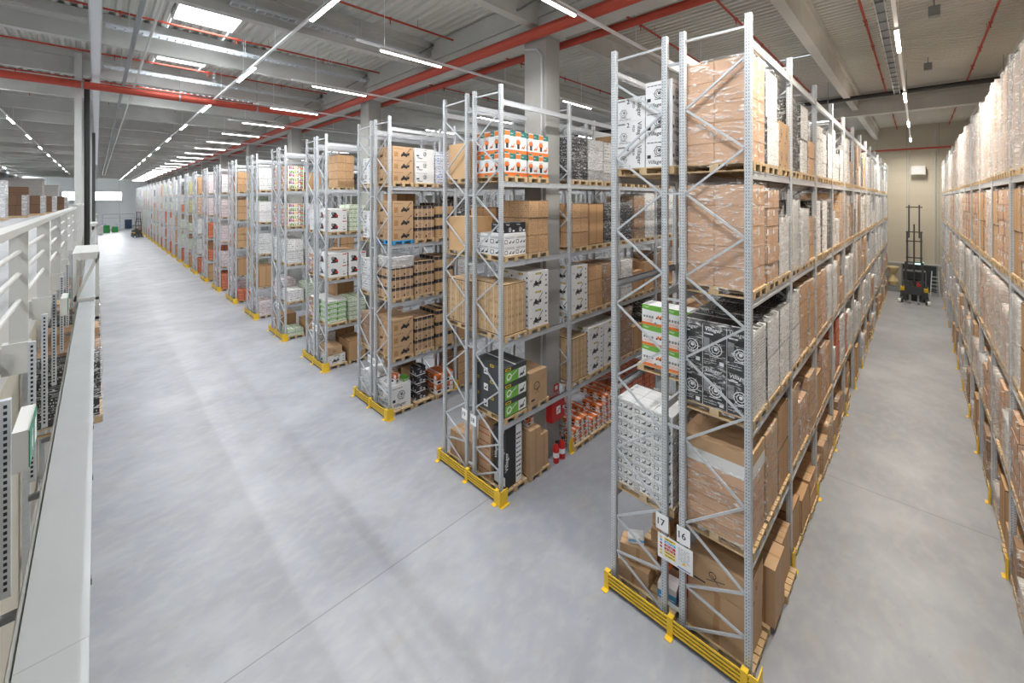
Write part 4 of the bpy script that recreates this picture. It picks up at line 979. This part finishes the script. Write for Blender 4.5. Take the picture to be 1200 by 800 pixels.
for k in range(2, 9):
    for lv in range(5):
        if k > 4 or (lv == 4 and k == 3): pass
        elif k >= 3 and not (k == 3 and lv in (0, 1, 2)) and not (k == 4 and lv in (0, 2)): load(random.choice(('white', 'kraft', 'green', 'tan')), k, 'R', 0, 1, lv, random.choice((.9, 1.2)))
        if k < 5 and random.random() < .7: load(random.choice(('tan', 'dark', 'black', 'whiteprint', 'kraft')), k, 'R', 1, 0, lv)
        if k < 4 and random.random() < .7: load(random.choice(('tan', 'dark', 'greywrap', 'kraft')), k, 'L', 0, 1, lv)
# ------------------------------------------------------------------ rack beyond the truck aisle (its left half faces us)
for b in range(1, 14):
    for lv in range(5):
        for s_ in range(3):
            if b > 7 and s_ == 1: continue
            if lv == 4: kd, h = 'silver', random.choice((1.95, 2.05, 2.15)) if b < 8 else 1.8
            elif lv == 3: kd, h = random.choice(('brown', 'silver', 'kraft', 'brown')), 1.7
            elif lv == 2: kd, h = random.choice(('brown', 'greywrap', 'silver', 'kraft')), random.choice((1.2, 1.6))
            elif lv == 1: kd, h = random.choice(('silver', 'greywrap', 'brown', 'pink' if b > 6 else 'tanfilm')), random.choice((1.0, 1.4))
            else: kd, h = random.choice(('kraft', 'tan', 'silver', 'dark')), random.choice((.5, .8, 1.1))
            if b > 8: kd = random.choice(('pink', 'blue', 'brown', 'white')) if lv < 4 else kd
            if lv == 0 and random.random() < .2: continue
            load(kd, -1, 'L', b, s_, lv, h)

# ------------------------------------------------------------------ lamps and what hangs from the roof
def fixture_meshes(mat, L, axis):
    mb = MB(); q = MB()
    if axis == 'x': mb.box(-L / 2, L / 2, -.05, .05, 0, .07); q.box(-L / 2 + .03, L / 2 - .03, -.04, .04, -.03, 0)
    else: mb.box(-.05, .05, -L / 2, L / 2, 0, .07); q.box(-.034, .034, -L / 2 + .03, L / 2 - .03, -.035, 0)
    return mb.mesh('lamp_housing', M['white_steel']), q.mesh('diffuser', mat)
FX = fixture_meshes(M['lamp_cool'], 2.6, 'x'); FY = fixture_meshes(M['lamp'], 2.2, 'y'); FYC = fixture_meshes(M['lamp_k'], 2.2, 'y')
def tube_light(name, wx, wy, watts, col):
    l = bpy.data.lights.new(name, 'AREA'); l.shape = 'RECTANGLE'; l.size = wx; l.size_y = wy; l.energy = watts; l.color = col; l.spread = R(158); return l
TL = {FX[0].name: tube_light('strip_light_glow', 2.5, .08, LAMP_W, (.93, .97, 1)), FY[0].name: tube_light('strip_light_glow', .08, 2.1, LAMP_A, (1, .92, .79)), FYC[0].name: tube_light('strip_light_glow', .08, 2.1, LAMP_K, (1, .97, .93))}
TLM = tube_light('strip_light_glow', 2.5, .08, LAMP_M, (.95, .97, 1)); TLM.spread = R(172)
def lamp(me, loc, lab, group):
    o = tag(put('strip_light', me[0], None, loc), lab, 'lamp', group); put('diffuser', me[1], o); put('glow', TLM if 'mezz' in group else TL[me[0].name], o, (0, 0, -.04))
def run_x(y, z, x0, x1, lab):
    mb = MB(); mb.box(x0, x1, y - .035, y + .035, z + .07, z + .13)
    x = x1
    while x > max(x0, -60): mb.bar((x, y, z + .13), (x, y, ZC), .012); x -= 4.1
    tag(mb.obj('light_rail', M['label']), lab, 'lighting rail')
run_x(3.93, 12.25, -146, 1.5, 'long white lighting rail along the main aisle')
for i in range(17): lamp(FX, (-2.2 - 8.2 * i, 3.93, 12.25), 'lit strip lamp, %s along the main aisle rail' % ORD[i + 1], 'main aisle strip lamps')
run_x(-3.6, 12.3, -120, 4, 'white lighting rail above the mezzanine deck')
for i in range(12): lamp(FX, (-2.0 - 9.5 * i, -3.6, 12.3), 'strip lamp above the mezzanine, %s of its rail' % ORD[i + 1], 'mezzanine strip lamps')
run_x(-9.6, 12.3, -120, 4, 'added white lighting rail deeper over the mezzanine')  # lamp row added to even out the brightness of the hall
for i in range(8): lamp(FX, (-2.0 - 14 * i, -9.6, 12.3), 'added strip lamp deep over the mezzanine, %s of its rail' % ORD[i + 1], 'mezzanine strip lamps')
for k in range(0, 25):
    x = -.42 - P * k; far = 45 if k < 4 else (26 if k < 8 else 17)
    an = 'reach truck aisle' if k == 0 else 'aisle behind the %s' % rackname(k - 1)
    mb = MB(); mb.box(x - .04, x + .04, 5.15, far, 12.05, 12.11)
    for y in (6, 11, 16, 21, 25, 33, 37, 41):
        if y > far: break
        mb.bar((x, y, 12.11), (x, y, ZC), .012)
    tag(mb.obj('light_rail', M['label']), 'white lighting rail over the %s' % an, 'lighting rail')
    for i, y in enumerate((6.95, 15.7, 24.5, 33.3, 42.0)):
        if y > far: break
        lamp(FY if k == 0 else FYC, (x, y, 11.98), 'strip lamp, %s of the rail over the %s' % (ORD[i + 1], an), 'rack aisle strip lamps')
def pipe(name, pts, r, mat, lab, cat='pipe', clamps=0, n=12, hang=None, zt=None):
    t = thing(name, lab, cat); mb = MB()
    for a, b in zip(pts, pts[1:]): mb.tube(a, b, r, n=n)
    mb.obj('pipe_run', mat, t, smooth=False)
    if clamps:
        mb = MB(); a, b = Vector(pts[0]), Vector(pts[-1]); L = (b - a).length; d = (b - a) / L; s_ = .6
        while s_ < min(L, 75):
            p = a + d * s_; mb.tube(p - d * .03, p + d * .03, r * 1.13, n=n); mb.bar(p, (p.x, p.y, zt or ZG), .02); s_ += clamps
        o = mb.obj('hanger', M['galv_dark'], t); o['kind'] = 'stuff'
pipe('sprinkler_main', [(XW, 8.78, 12.31), (XE, 8.78, 12.31)], .16, M['red_pipe'], 'thick red main pipe along the girder, on the aisle side', clamps=2.8)
pipe('sprinkler_main', [(XW, 9.98, 12.28), (XE, 9.98, 12.28)], .115, M['red_pipe'], 'thinner red main pipe along the girder, on the rack side', clamps=2.8)
pipe('sprinkler_main', [(-24.3, -19, 12.1), (-24.3, 8.5, 12.1)], .15, M['red_pipe'], 'red main pipe crossing the main aisle under the roof', clamps=3, zt=ZC)
pipe('sprinkler_main', [(XW, 45.6, 11.6), (XE, 45.6, 11.6)], .07, M['red_pipe'], 'red pipe crossing in front of the cream end wall', clamps=4)
pipe('drain_pipe', [(-40, 26.3, 12.6), (XE, 26.3, 12.6)], .11, M['black'], 'black pipe crossing under the roof over the truck aisle', clamps=3, zt=ZC)
for i in range(-1, 25):
    xs = [-6.65 - P * i - (.0 if i else 0)] if i >= 0 else [-1.25, 1.72, -4.25]
    if i == 0: xs = [-6.7]
    for j, x in enumerate(xs):
        lab = 'thin red sprinkler pipe in roof bay %s from the second rack' % ORD[i + 1] if i >= 0 else ('thin red sprinkler pipe over the truck aisle', 'thin red sprinkler pipe over the rack beyond the aisle', 'thin red sprinkler pipe over the nearest rack')[j]
        t = thing('sprinkler_pipe', lab, 'pipe', group='red sprinkler pipes')
        y0, y1 = (-19 if i >= 0 else 9.7), (8.7 if i >= 3 else 45.6)
        for (a, b) in ((y0, -12.15), (-11.45, 8.95), (9.65, 30.05), (30.75, y1)):
            b = min(b, y1); a = max(a, y0)
            if b > a: mb = MB(); mb.tube((x, a, 13.3), (x, b, 13.3), .035, n=8); mb.obj('pipe_run', M['red_pipe'], t)
        mb = MB()
        y = y0 + 1.5
        while y < y1:
            if any(abs(y - g) < .5 or abs(y + 1 - g) < .5 for g in (-11.8, 9.3, 30.4)): y += 3; continue
            mb.tube((x, y - .03, 13.3), (x, y + .03, 13.3), .055, n=8); mb.bar((x, y, 13.3), (x, y, 13.12), .025); mb.bar((x, y + 1, 13.3), (x, y + 1, ZC - .004), .01); y += 3
        o = mb.obj('sprinkler_head', M['red_pipe'], t); o['kind'] = 'stuff'
# cable ladders and trays
def ladder_tray(name, lab, a, b, w_, along, rung=.3, mat='galv', hang=True, fill=False):
    t = thing(name, lab, 'cable tray'); mb = MB(); a = Vector(a); b = Vector(b); d = (b - a).normalized(); s_ = Vector((-d.y, d.x, 0)) * w_ / 2
    for q in (-s_, s_): mb.bar(a + q, b + q, .02, .08)
    mb.obj('side_rail', M[mat], t)
    mb = MB(); L = (b - a).length; x = 0
    while x < min(L, 60): p = a + d * x; mb.bar(p - s_ * (1.35 if rung > .5 else 1), p + s_ * (1.35 if rung > .5 else 1), .03, .03); x += rung
    o = mb.obj('rung', M[mat if rung < .5 else 'galv_dark'], t); o['kind'] = 'stuff'
    if fill: mb = MB(); mb.box(-.001, .001, 0, .001, 0, .001); mb = MB(); c = (a + b) / 2; mb.bar(a + Vector((0, 0, .03)), b + Vector((0, 0, .03)), w_ * .9, .02); mb.obj('tray_sheet', M[fill], t)
    if hang:
        mb = MB(); x = .5
        while x < min(L, 60):
            p = a + d * x
            for q in (-s_, s_): mb.bar(p + q, p + q + Vector((0, 0, ZC - p.z)), .012)
            x += 3
        o = mb.obj('hanger_rod', M['galv'], t); o['kind'] = 'stuff'
ladder_tray('cable_tray', 'bright galvanised cable tray running along the main aisle roof', (-145, -.02, 12.5), (0, -.02, 12.5), .24, 'x', rung=.9, fill='label')
ladder_tray('cable_tray', 'cable tray beside the strip lamps of the truck aisle', (-.72, 9.7, 12.5), (-.72, 26.0, 12.5), .2, 'y', rung=.8, fill='galv_dark')
ladder_tray('cable_tray', 'galvanised cable tray crossing toward the racks, nearer rooflight', (-17.72, .2, 12.75), (-17.72, 8.3, 12.75), .28, 'y', rung=.2)
ladder_tray('cable_tray', 'galvanised cable tray crossing the aisle, beyond the second rooflight', (-23.3, .2, 12.75), (-23.3, 8.4, 12.75), .28, 'y', rung=.2)
ladder_tray('cable_tray', 'white perforated tray on a roof beam above the mezzanine', (-18.3, -9, 12.9), (-18.3, -.2, 12.9), .2, 'y', rung=.45, mat='white_steel', fill='white_steel')
ladder_tray('cable_tray', 'cable tray crossing in front of the nearest roof beam', (-13.4, 2.5, 12.8), (-13.4, 8.4, 12.8), .28, 'y', rung=.2)
pipe('duct_pipe', [(-120, .8, 12.45), (0, .8, 12.45)], .06, M['galv_dark'], 'grey jointed pipe along the main aisle roof', clamps=2.4, zt=ZC)
pipe('conduit', [(-120, 1.12, 12.4), (1, 1.12, 12.4)], .035, M['white_steel'], 'thin white conduit along the main aisle roof', cat='conduit', n=8)
pipe('rainwater_pipe', [(-8.95, 8.9, .3), (-8.95, 8.9, 9.0)], .03, M['galv'], 'thin grey pipe down the left of the concrete column', n=8) if 0 else None
pipe('column_conduit', [(-7.95, 8.93, 1.8), (-7.95, 8.93, 11.7), (-8.1, 8.9, 11.9), (-8.6, 8.85, 12.0)], .03, M['galv'], 'galvanised conduit running up the concrete column of the second rack', cat='conduit', n=8)
mb = MB(); mb.box(-4.75, -4.45, 11.4, 11.7, 13.1, 13.4); mb.bar((-4.6, 11.5, 13.4), (-4.6, 11.5, 13.6), .03); tag(mb.obj('junction_box', M['galv_dark']), 'grey junction box under the roof above the nearest rack', 'junction box')
for i, (x, y) in enumerate(((.35, 17.5), (.3, 24.6), (.3, 35.0))):
    mb = MB(); mb.box(x - .13, x + .13, y - .1, y + .1, 13.05, 13.35); mb.bar((x, y, 13.35), (x, y, 13.6), .03); tag(mb.obj('junction_box', M['galv_dark']), 'grey junction box on the roof deck, %s along the truck aisle' % ORD[i + 1], 'junction box')

# ------------------------------------------------------------------ mezzanine, its railing and what hangs below it
mb = MB(); mb.box(-135, -.2, -19.9, -.62, 6.05, 6.35); mb.box(-135, -.2, -.66, -.60, 5.75, 6.33, 1)
structure(mb.obj('mezzanine_floor', [plain('grey screed deck', (.34, .34, .345), .7), M['white_steel']]))
mb = MB(); mb.box(-135, -.2, -.95, -.85, 0, 6.05); structure(mb.obj('wall_mezzanine', M['clad']))
def railing(x0, x1, lab):
    t = thing('guard_railing', lab, 'railing'); yr = -.44; zt = H - .21
    mb = MB(); mb.box(x0, x1, yr - .04, yr + .05, zt - .05, zt + .0); mb.obj('handrail', M['white_steel'], t)
    for z in (.43, .61, .83):
        mb = MB(); mb.tube((x0, yr, H - z), (x1, yr, H - z), .017, n=8); mb.obj('rail', M['white_steel'], t)
    x = x1 - .35; i = 0
    while x > x0 and i < 34:
        mb = MB(); mb.box(-.02, .02, -.05, .05, -1.36, -.26 + 0); o = mb.obj('railing_post', M['white_steel'], t, (x, yr, H))
        mb = MB(); mb.box(-.05, .05, -.085, .062, -1.42, -1.17); mb.box(-.04, .04, -.2, -.085, -1.40, -1.2); mb.obj('base_plate', M['white_steel'], o); x -= 2.25; i += 1
railing(-17.6, -.5, 'light grey steel guard railing along the mezzanine edge'); railing(-78, -24.5, 'further light grey guard railing beyond the white column')
t = thing('loading_gate', 'tall light grey gate frame in the railing by the white column', 'gate')
mb = MB()
for x in (-17.8, -20.0, -22.2, -24.3): mb.box(x - .05, x + .05, -.48, -.38, 6.0, 7.33); mb.box(x - .04, x + .04, -.605, -.48, 6.05, 6.25)
mb.obj('gate_post', M['white_steel'], t)['kind'] = 'stuff'
mb = MB(); mb.box(-24.3, -17.8, -.47, -.40, 7.28, 7.34)
for z in (7.05, 6.8, 6.55): mb.tube((-24.3, -.43, z), (-17.8, -.43, z), .02, n=8)
mb.obj('gate_rail', M['white_steel'], t)['kind'] = 'stuff'
# jutting transfer platforms
for i, x in enumerate((-13.35, -29.5, -47.0)):
    t = thing('transfer_platform', ('nearest', 'second', 'third')[i] + ' white steel platform frame jutting from the mezzanine edge', 'platform', (x, 0, 0), 0, 'platforms jutting from the mezzanine')
    a, b, L = -.365, .045, 2.2
    mb = MB(); mb.box(-L, 0, a, b, 6.27, 6.32); mb.box(-.03, .0, a, b, 6.17, 6.27); mb.box(-L, 0, b - .03, b, 6.17, 6.27); mb.obj('deck_plate', M['white_steel'], t)
    for x2 in (0, -L + .06):
        for y in (a + .03, b - .035):
            mb = MB(); mb.box(x2 - .06, x2, y - .03, y + .03, 4.82, 6.17); mb.obj('leg', M['white_steel'], t)
    for z_ in (5.262, 4.82): mb = MB(); mb.box(-.06, 0, a, b, z_, z_ + .058); mb.obj('crossbar', M['white_steel'], t)
    mb = MB(); mb.bar((-.03, b - .05, 6.17), (-.03, a + .05, 5.32), .06); mb.obj('diagonal_brace', M['white_steel'], t)
# trunking, channels and conduit below the edge
t = thing('cable_trunking', 'wide flat grey trunking along the foot of the mezzanine edge', 'trunking')
mb = MB(); x = -1.2
for n_, (a, b) in enumerate(((-1.0, -3.1), (-3.1, -6.2), (-6.2, -13.2), (-13.2, -40), (-40, -80))):
    q = MB(); q.box(b + .002, a, -.275, -.026, 5.13, 5.25); q.obj('cover_section', M['grey_paint'], t)
pipe('conduit', [(-1.0, -.292, 5.2), (-3.0, -.290, 5.22), (-6, -.292, 5.21), (-12, -.290, 5.2), (-30, -.29, 5.2)], .014, M['white_steel'], 'thin pale cable clipped along the flat trunking', cat='conduit', n=6)
for i, x in enumerate((-3.8, -5.2, -6.35, -7.7, -9.3, -11.0, -13.0)):
    t = thing('strut_channel', 'perforated steel channel hanging below the mezzanine edge, %s along' % ORD[i + 1], 'strut', (x, -.36, 0), 0, 'perforated channels below the mezzanine')
    mb = MB(); mb.box(-.02, .02, -.02, .02, 5.22, 6.35); mb.obj('channel', M['galv'], t)
    mb = MB()
    for j in range(30): mb.box(.0200, .0206, -.007, .007, 5.26 + j * .036, 5.28 + j * .036)
    o = mb.obj('slot', M['black'], t); o['kind'] = 'stuff'
    mb = MB(); mb.box(-.02, .02, -.02, .34, 5.07, 5.11); mb.obj('cantilever_arm', M['galv_dark'], t)
for i, (x, s_) in enumerate(((-3.36, 1.0), (-7.52, .9))):
    t = thing('exit_sign', 'boxed green emergency exit sign under the railing, %s' % ('closest to the corner' if i == 0 else 'farther along'), 'sign', (x, -.30, 0))
    mb = MB(); mb.box(-.40, .0, -.0, .055, 6.09, 6.30, 0); mb.obj('sign_box', M['white_steel'], t)
    mb = MB(); mb.box(-.39, -.01, .055, .059, 6.10, 6.29, 0); f = Face(mb, (-.01, .059, 6.10), (-1, 0, 0), (0, 0, 1), (0, 1, 0), .38, .19)
    f.disc(.30, .78, .09, 1, 8); f.poly([(.2, .3), (.38, .35), (.36, .68), (.24, .66)], 1); f.line(.22, .32, .12, .1, .012, 1); f.line(.34, .34, .42, .12, .012, 1); f.rect(.6, .15, .85, .85, 1); mb.obj('sign_face', [M['exit_green'], M['label']], t)
mb = MB(); mb.box(-25.0, -24.6, -.62, -.42, 0, 13.4); tag(mb.obj('white_post', M['white_steel']), 'tall white steel post rising from the mezzanine edge to the roof', 'post') if 0 else structure(mb.obj('concrete_column', M['white_steel']))
pipe('rainwater_pipe', [(-24.8, -.27, 5.26), (-24.8, -.27, 12.4)], .085, M['black'], 'black downpipe beside the white column')
mb = MB(); mb.box(-37, -36.4, -.75, -.2, 0, ZC); structure(mb.obj('concrete_column', M['concrete']))
pipe('rainwater_pipe', [(-44, -.15, 5.26), (-44, -.15, 12.4)], .09, M['dark'], 'dark downpipe on the farther grey column')
# pallet rack tucked below the trunking
t = thing('pallet_rack', 'low pallet rack tucked under the mezzanine edge', 'rack', (0, 0, 0))
for i in range(8):
    x = -10.4 - 2.8 * i
    for y in (-.12, -.78):
        mb = MB(); mb.box(x - .05, x + .05, y - .04, y + .04, 0, 4.9); mb.obj('post', M['galv'], t)
for z in (1.7, 3.4):
    for y in (-.10, -.78): mb = MB(); mb.box(-30, -10.4, y - .02, y + .02, z - .12, z); mb.obj('load_beam', M['galv'], t)
rnd = random.Random(9)
for i in range(9):
    x = -10.4 - 2.8 * (i // 2) - (.9, 1.9)[i % 2]; kd = ('black', 'dark', 'kraft')[i % 3]; q = thing('dark_pallet_load', '%s film-wrapped goods under the mezzanine edge, %s in the row' % (('black', 'dark brown', 'kraft')[i % 3], ORD[i + 1]), 'pallet load', (x if i != 2 else -12.0, -.37, 3.403), math.pi / 2, 'loads under the mezzanine edge')
    q.location.x = x
    put('pallet', PALLET, q).scale = (.75, 1, 1); put('carton_stack', stack_mesh(CM[kd], CM[kd], .84, .78, 1.0, 2, 2, 3, 5), q, (0, 0, .144)); put('stretch_film', film_mesh(.84, .78, 1.0, M['film'], 2), q, (0, 0, .144))
# goods standing on the mezzanine
def mezz_box(x, y, w_, d, h, mat, lab, film=True):
    t = thing('crate_load', lab, 'pallet load', (x, y, 6.35), 0, 'wrapped crates on the mezzanine')
    mb = MB(); mb.box(-w_ / 2, w_ / 2, -d / 2, d / 2, .0, .14); mb.obj('pallet', M['wood'], t)
    put('carton_stack', stack_mesh(mat, mat, w_ - .04, d - .04, h - .14, 1, 2, 2 if h < 1.6 else 4, 3), t, (0, 0, .144))
    if film: mb = MB(); mb.box(-w_ / 2, w_ / 2, d / 2 - .22, d / 2 - .005, .15, h); mb.obj('film_edge', M['film_dense'], t)
mezz_box(-36.5, -3.97, 1.2, 1.1, 2.2, CM['white'], 'tall white-wrapped stack on the mezzanine, first by the railing')
mezz_box(-41.0, -3.42, 1.3, .86, 1.42, CM['brick'], 'brown crate with foil edge on the mezzanine, broadest one')
mezz_box(-46.0, -3.2, 1.3, 1.3, 1.42, CM['brick'], 'brown film-edged crate, second behind the broadest one')
mezz_box(-51.0, -2.9, 1.3, 1.3, 1.40, CM['brick'], 'brown film-edged crate, third in the mezzanine row')
mezz_box(-58.0, -2.5, 1.3, 1.3, 1.40, CM['brick'], 'brown film-edged crate, last in the mezzanine row')
mezz_box(-60.0, -6.6, 1.3, 4.6, 2.3, CM['brick'], 'wide dark brown crates behind the mezzanine row', False)
for i, (x, y, w_, d, h) in enumerate(((-70, -7.3, 3, 6.5, 3.3), (-95, -7.0, 3, 6.0, 3.2))):
    mb = MB(); mb.box(-w_ / 2, w_ / 2, -d / 2, d / 2, 0, h); mb.box(-w_ / 2 - .05, w_ / 2 + .05, -d / 2 - .05, d / 2 + .05, h, h + .1)
    tag(mb.obj('site_cabin', M['galv_dark'] if 0 else plain('grey cabin sheet', (.33, .31, .29), .7), None, (x, y, 6.35)), 'low grey sheet-clad cabin on the mezzanine, %s one' % ('nearer' if i == 0 else 'farther'), 'cabin')

# ------------------------------------------------------------------ trucks
def wheel(t, x, y, r, w_, m='black'):
    mb = MB(); mb.tube((x - w_ / 2, y, r), (x + w_ / 2, y, r), r, n=14); mb.tube((x - w_ / 2 - .005, y, r), (x + w_ / 2 + .005, y, r), r * .5, n=10, mat=1); mb.obj('wheel', [M[m], M['galv']], t)
def reach_truck(loc, rz, s_, lab, hm=7.1):
    t = thing('reach_truck', lab, 'forklift', loc, rz); t.scale = s_
    yl = M['yellow']
    for sx in (-1, 1):
        mb = MB(); mb.box(sx * .36 - .05, sx * .36 + .05, -.62, -.48, .05, 2.9); mb.obj('outer_mast', M['dark'], t)
        mb = MB(); mb.box(sx * .30 - .04, sx * .30 + .04, -.66, -.54, 2.5, hm * .72); mb.obj('inner_mast', M['dark'], t)
        mb = MB(); mb.box(sx * .22 - .035, sx * .22 + .035, -.66, -.56, hm * .66, hm); mb.obj('top_mast', M['dark'], t)
        mb = MB(); mb.box(sx * .55 - .08, sx * .55 + .08, -1.35, .2, .08, .24); mb.obj('outrigger', M['dark'], t); wheel(t, sx * .62, -1.3, .15, .12, 'white')
        mb = MB(); mb.box(sx * .18 - .05, sx * .18 + .05, -1.5, -.62, .10, .14); mb.box(sx * .18 - .05, sx * .18 + .05, -.68, -.62, .1, .6); mb.obj('fork', M['galv_dark'], t)
        mb = MB(); mb.bar((sx * .5, -.3, 1.0), (sx * .5, .0, 2.1), .05); mb.bar((sx * .5, 1.0, 1.1), (sx * .48, .8, 2.1), .05); mb.obj('guard_pillar', M['dark'], t)
    mb = MB()
    for z in (2.85, hm * .45, hm * .62, hm * .715, hm * .97): mb.box(-.36, .36, -.6, -.55, z, z + .08)
    mb.tube((0, -.58, .3), (0, -.58, hm * .8), .035, n=8); mb.obj('mast_crossbar', M['dark'], t)['kind'] = 'stuff'
    mb = MB(); mb.box(-.34, .34, -.72, -.66, .55, 1.15); mb.obj('fork_carriage', M['dark'], t)
    mb = MB()
    for x in (-.3, -.1, .1, .3): mb.bar((x, -.7, 1.15), (x, -.7, 1.55), .03)
    mb.bar((-.32, -.7, 1.55), (.32, -.7, 1.55), .04); mb.obj('load_backrest', M['dark'], t)
    mb = MB(); mb.box(-.62, .62, -.33, -.29, .72, .88, 0); mb.box(-.62, .62, -.3, 1.15, .12, .8, 1, taper=.03); mb.box(-.60, .60, -.28, 1.13, .80, .92, 0); mb.box(-.58, .58, .45, 1.1, .92, 1.3, 1, taper=.06); mb.obj('truck_body', [yl, M['dark']], t)
    mb = MB(); mb.box(-.5, .5, -.05, .85, 2.08, 2.14)
    for i in range(6): mb.bar((-.45 + .18 * i, -.05, 2.16), (-.45 + .18 * i, .85, 2.16), .03)
    mb.obj('overhead_guard', M['dark'], t)
    mb = MB(); mb.box(-.25, .2, .2, .6, .92, 1.05, taper=.03); mb.box(-.25, .2, .55, .65, 1.0, 1.5, taper=.02); mb.obj('seat', M['black'], t)
    mb = MB(); mb.box(.1, .35, -.2, -.05, 1.0, 1.25, taper=.03); mb.bar((.2, -.1, 1.25), (.12, .0, 1.38), .04); mb.obj('control_panel', [M['red']], t)
    for sx in (-1, 1): wheel(t, sx * .4, .9, .17, .15)
reach_truck((-.22, 41.9, 0), 0, (1.25, 1.1, 1.0), 'black and yellow reach truck with raised mast at the aisle end')
reach_truck((-112.5, 5.6, 0), R(100), (1.1, 1.1, 1.1), 'dark reach truck with upright mast far down the main aisle', 4.6)
# goods at the far end of the main aisle
def crate_stack(x, y, n, c, lab, sx=1.2, sy=1.0, h=.42):
    for i in range(n):
        mb = MB(); t_ = .05
        mb.box(-sx / 2, sx / 2, -sy / 2, -sy / 2 + t_, .02, h); mb.box(-sx / 2, sx / 2, sy / 2 - t_, sy / 2, .02, h); mb.box(-sx / 2, -sx / 2 + t_, -sy / 2, sy / 2, .02, h); mb.box(sx / 2 - t_, sx / 2, -sy / 2, sy / 2, .02, h); mb.box(-sx / 2, sx / 2, -sy / 2, sy / 2, 0, .04)
        tag(mb.obj('plastic_crate', c, None, (x, y, h * i)), '%s %s' % (lab, ('at the bottom of its stack', 'second in its stack', 'third in its stack', 'topmost of its stack')[i if i < n - 1 or n < 2 else 3]), 'crate', 'stacked crates at the far aisle end')
gm = plain('green plastic', (.03, .28, .06), .5)
crate_stack(-132, 1.55, 4, gm, 'green plastic crate'); crate_stack(-133.5, 2.9, 3, gm, 'green crate of the lower pile,')
for i, (x, y, kd) in enumerate(((-128, .55, 'white'), (-139, 1.2, 'blue'), (-139, 3.6, 'blue'), (-137, -.6, 'blue'))):
    q = thing('far_pallet_load', ('grey-white wrapped load by the green crates', 'blue and white load behind the green crates', 'blue and white load toward the blue door', 'blue and white load by the mezzanine foot')[i], 'pallet load', (x, y, 0)); put('pallet', PALLET, q); put('carton_stack', stack_mesh(CM['bluew' if kd == 'blue' else 'white'], CM['bluew' if kd == 'blue' else 'white'], 1.16, .78, 1.7, 2, 2, 4, 9), q, (0, 0, .144))
t = thing('guard_fence', 'white steel guard fence before the far end wall', 'fence')
for y in (1.0, 4.0, 6.6): mb = MB(); mb.box(-143.1, -143, y - .05, y + .05, 0, 3.9); mb.obj('post', M['white_steel'], t)
mb = MB(); mb.box(-143.1, -143, 1.0, 6.6, 3.8, 3.95); mb.box(-143.1, -143, 1, 6.6, 2.9, 3.0); mb.obj('fence_rail', M['white_steel'], t)
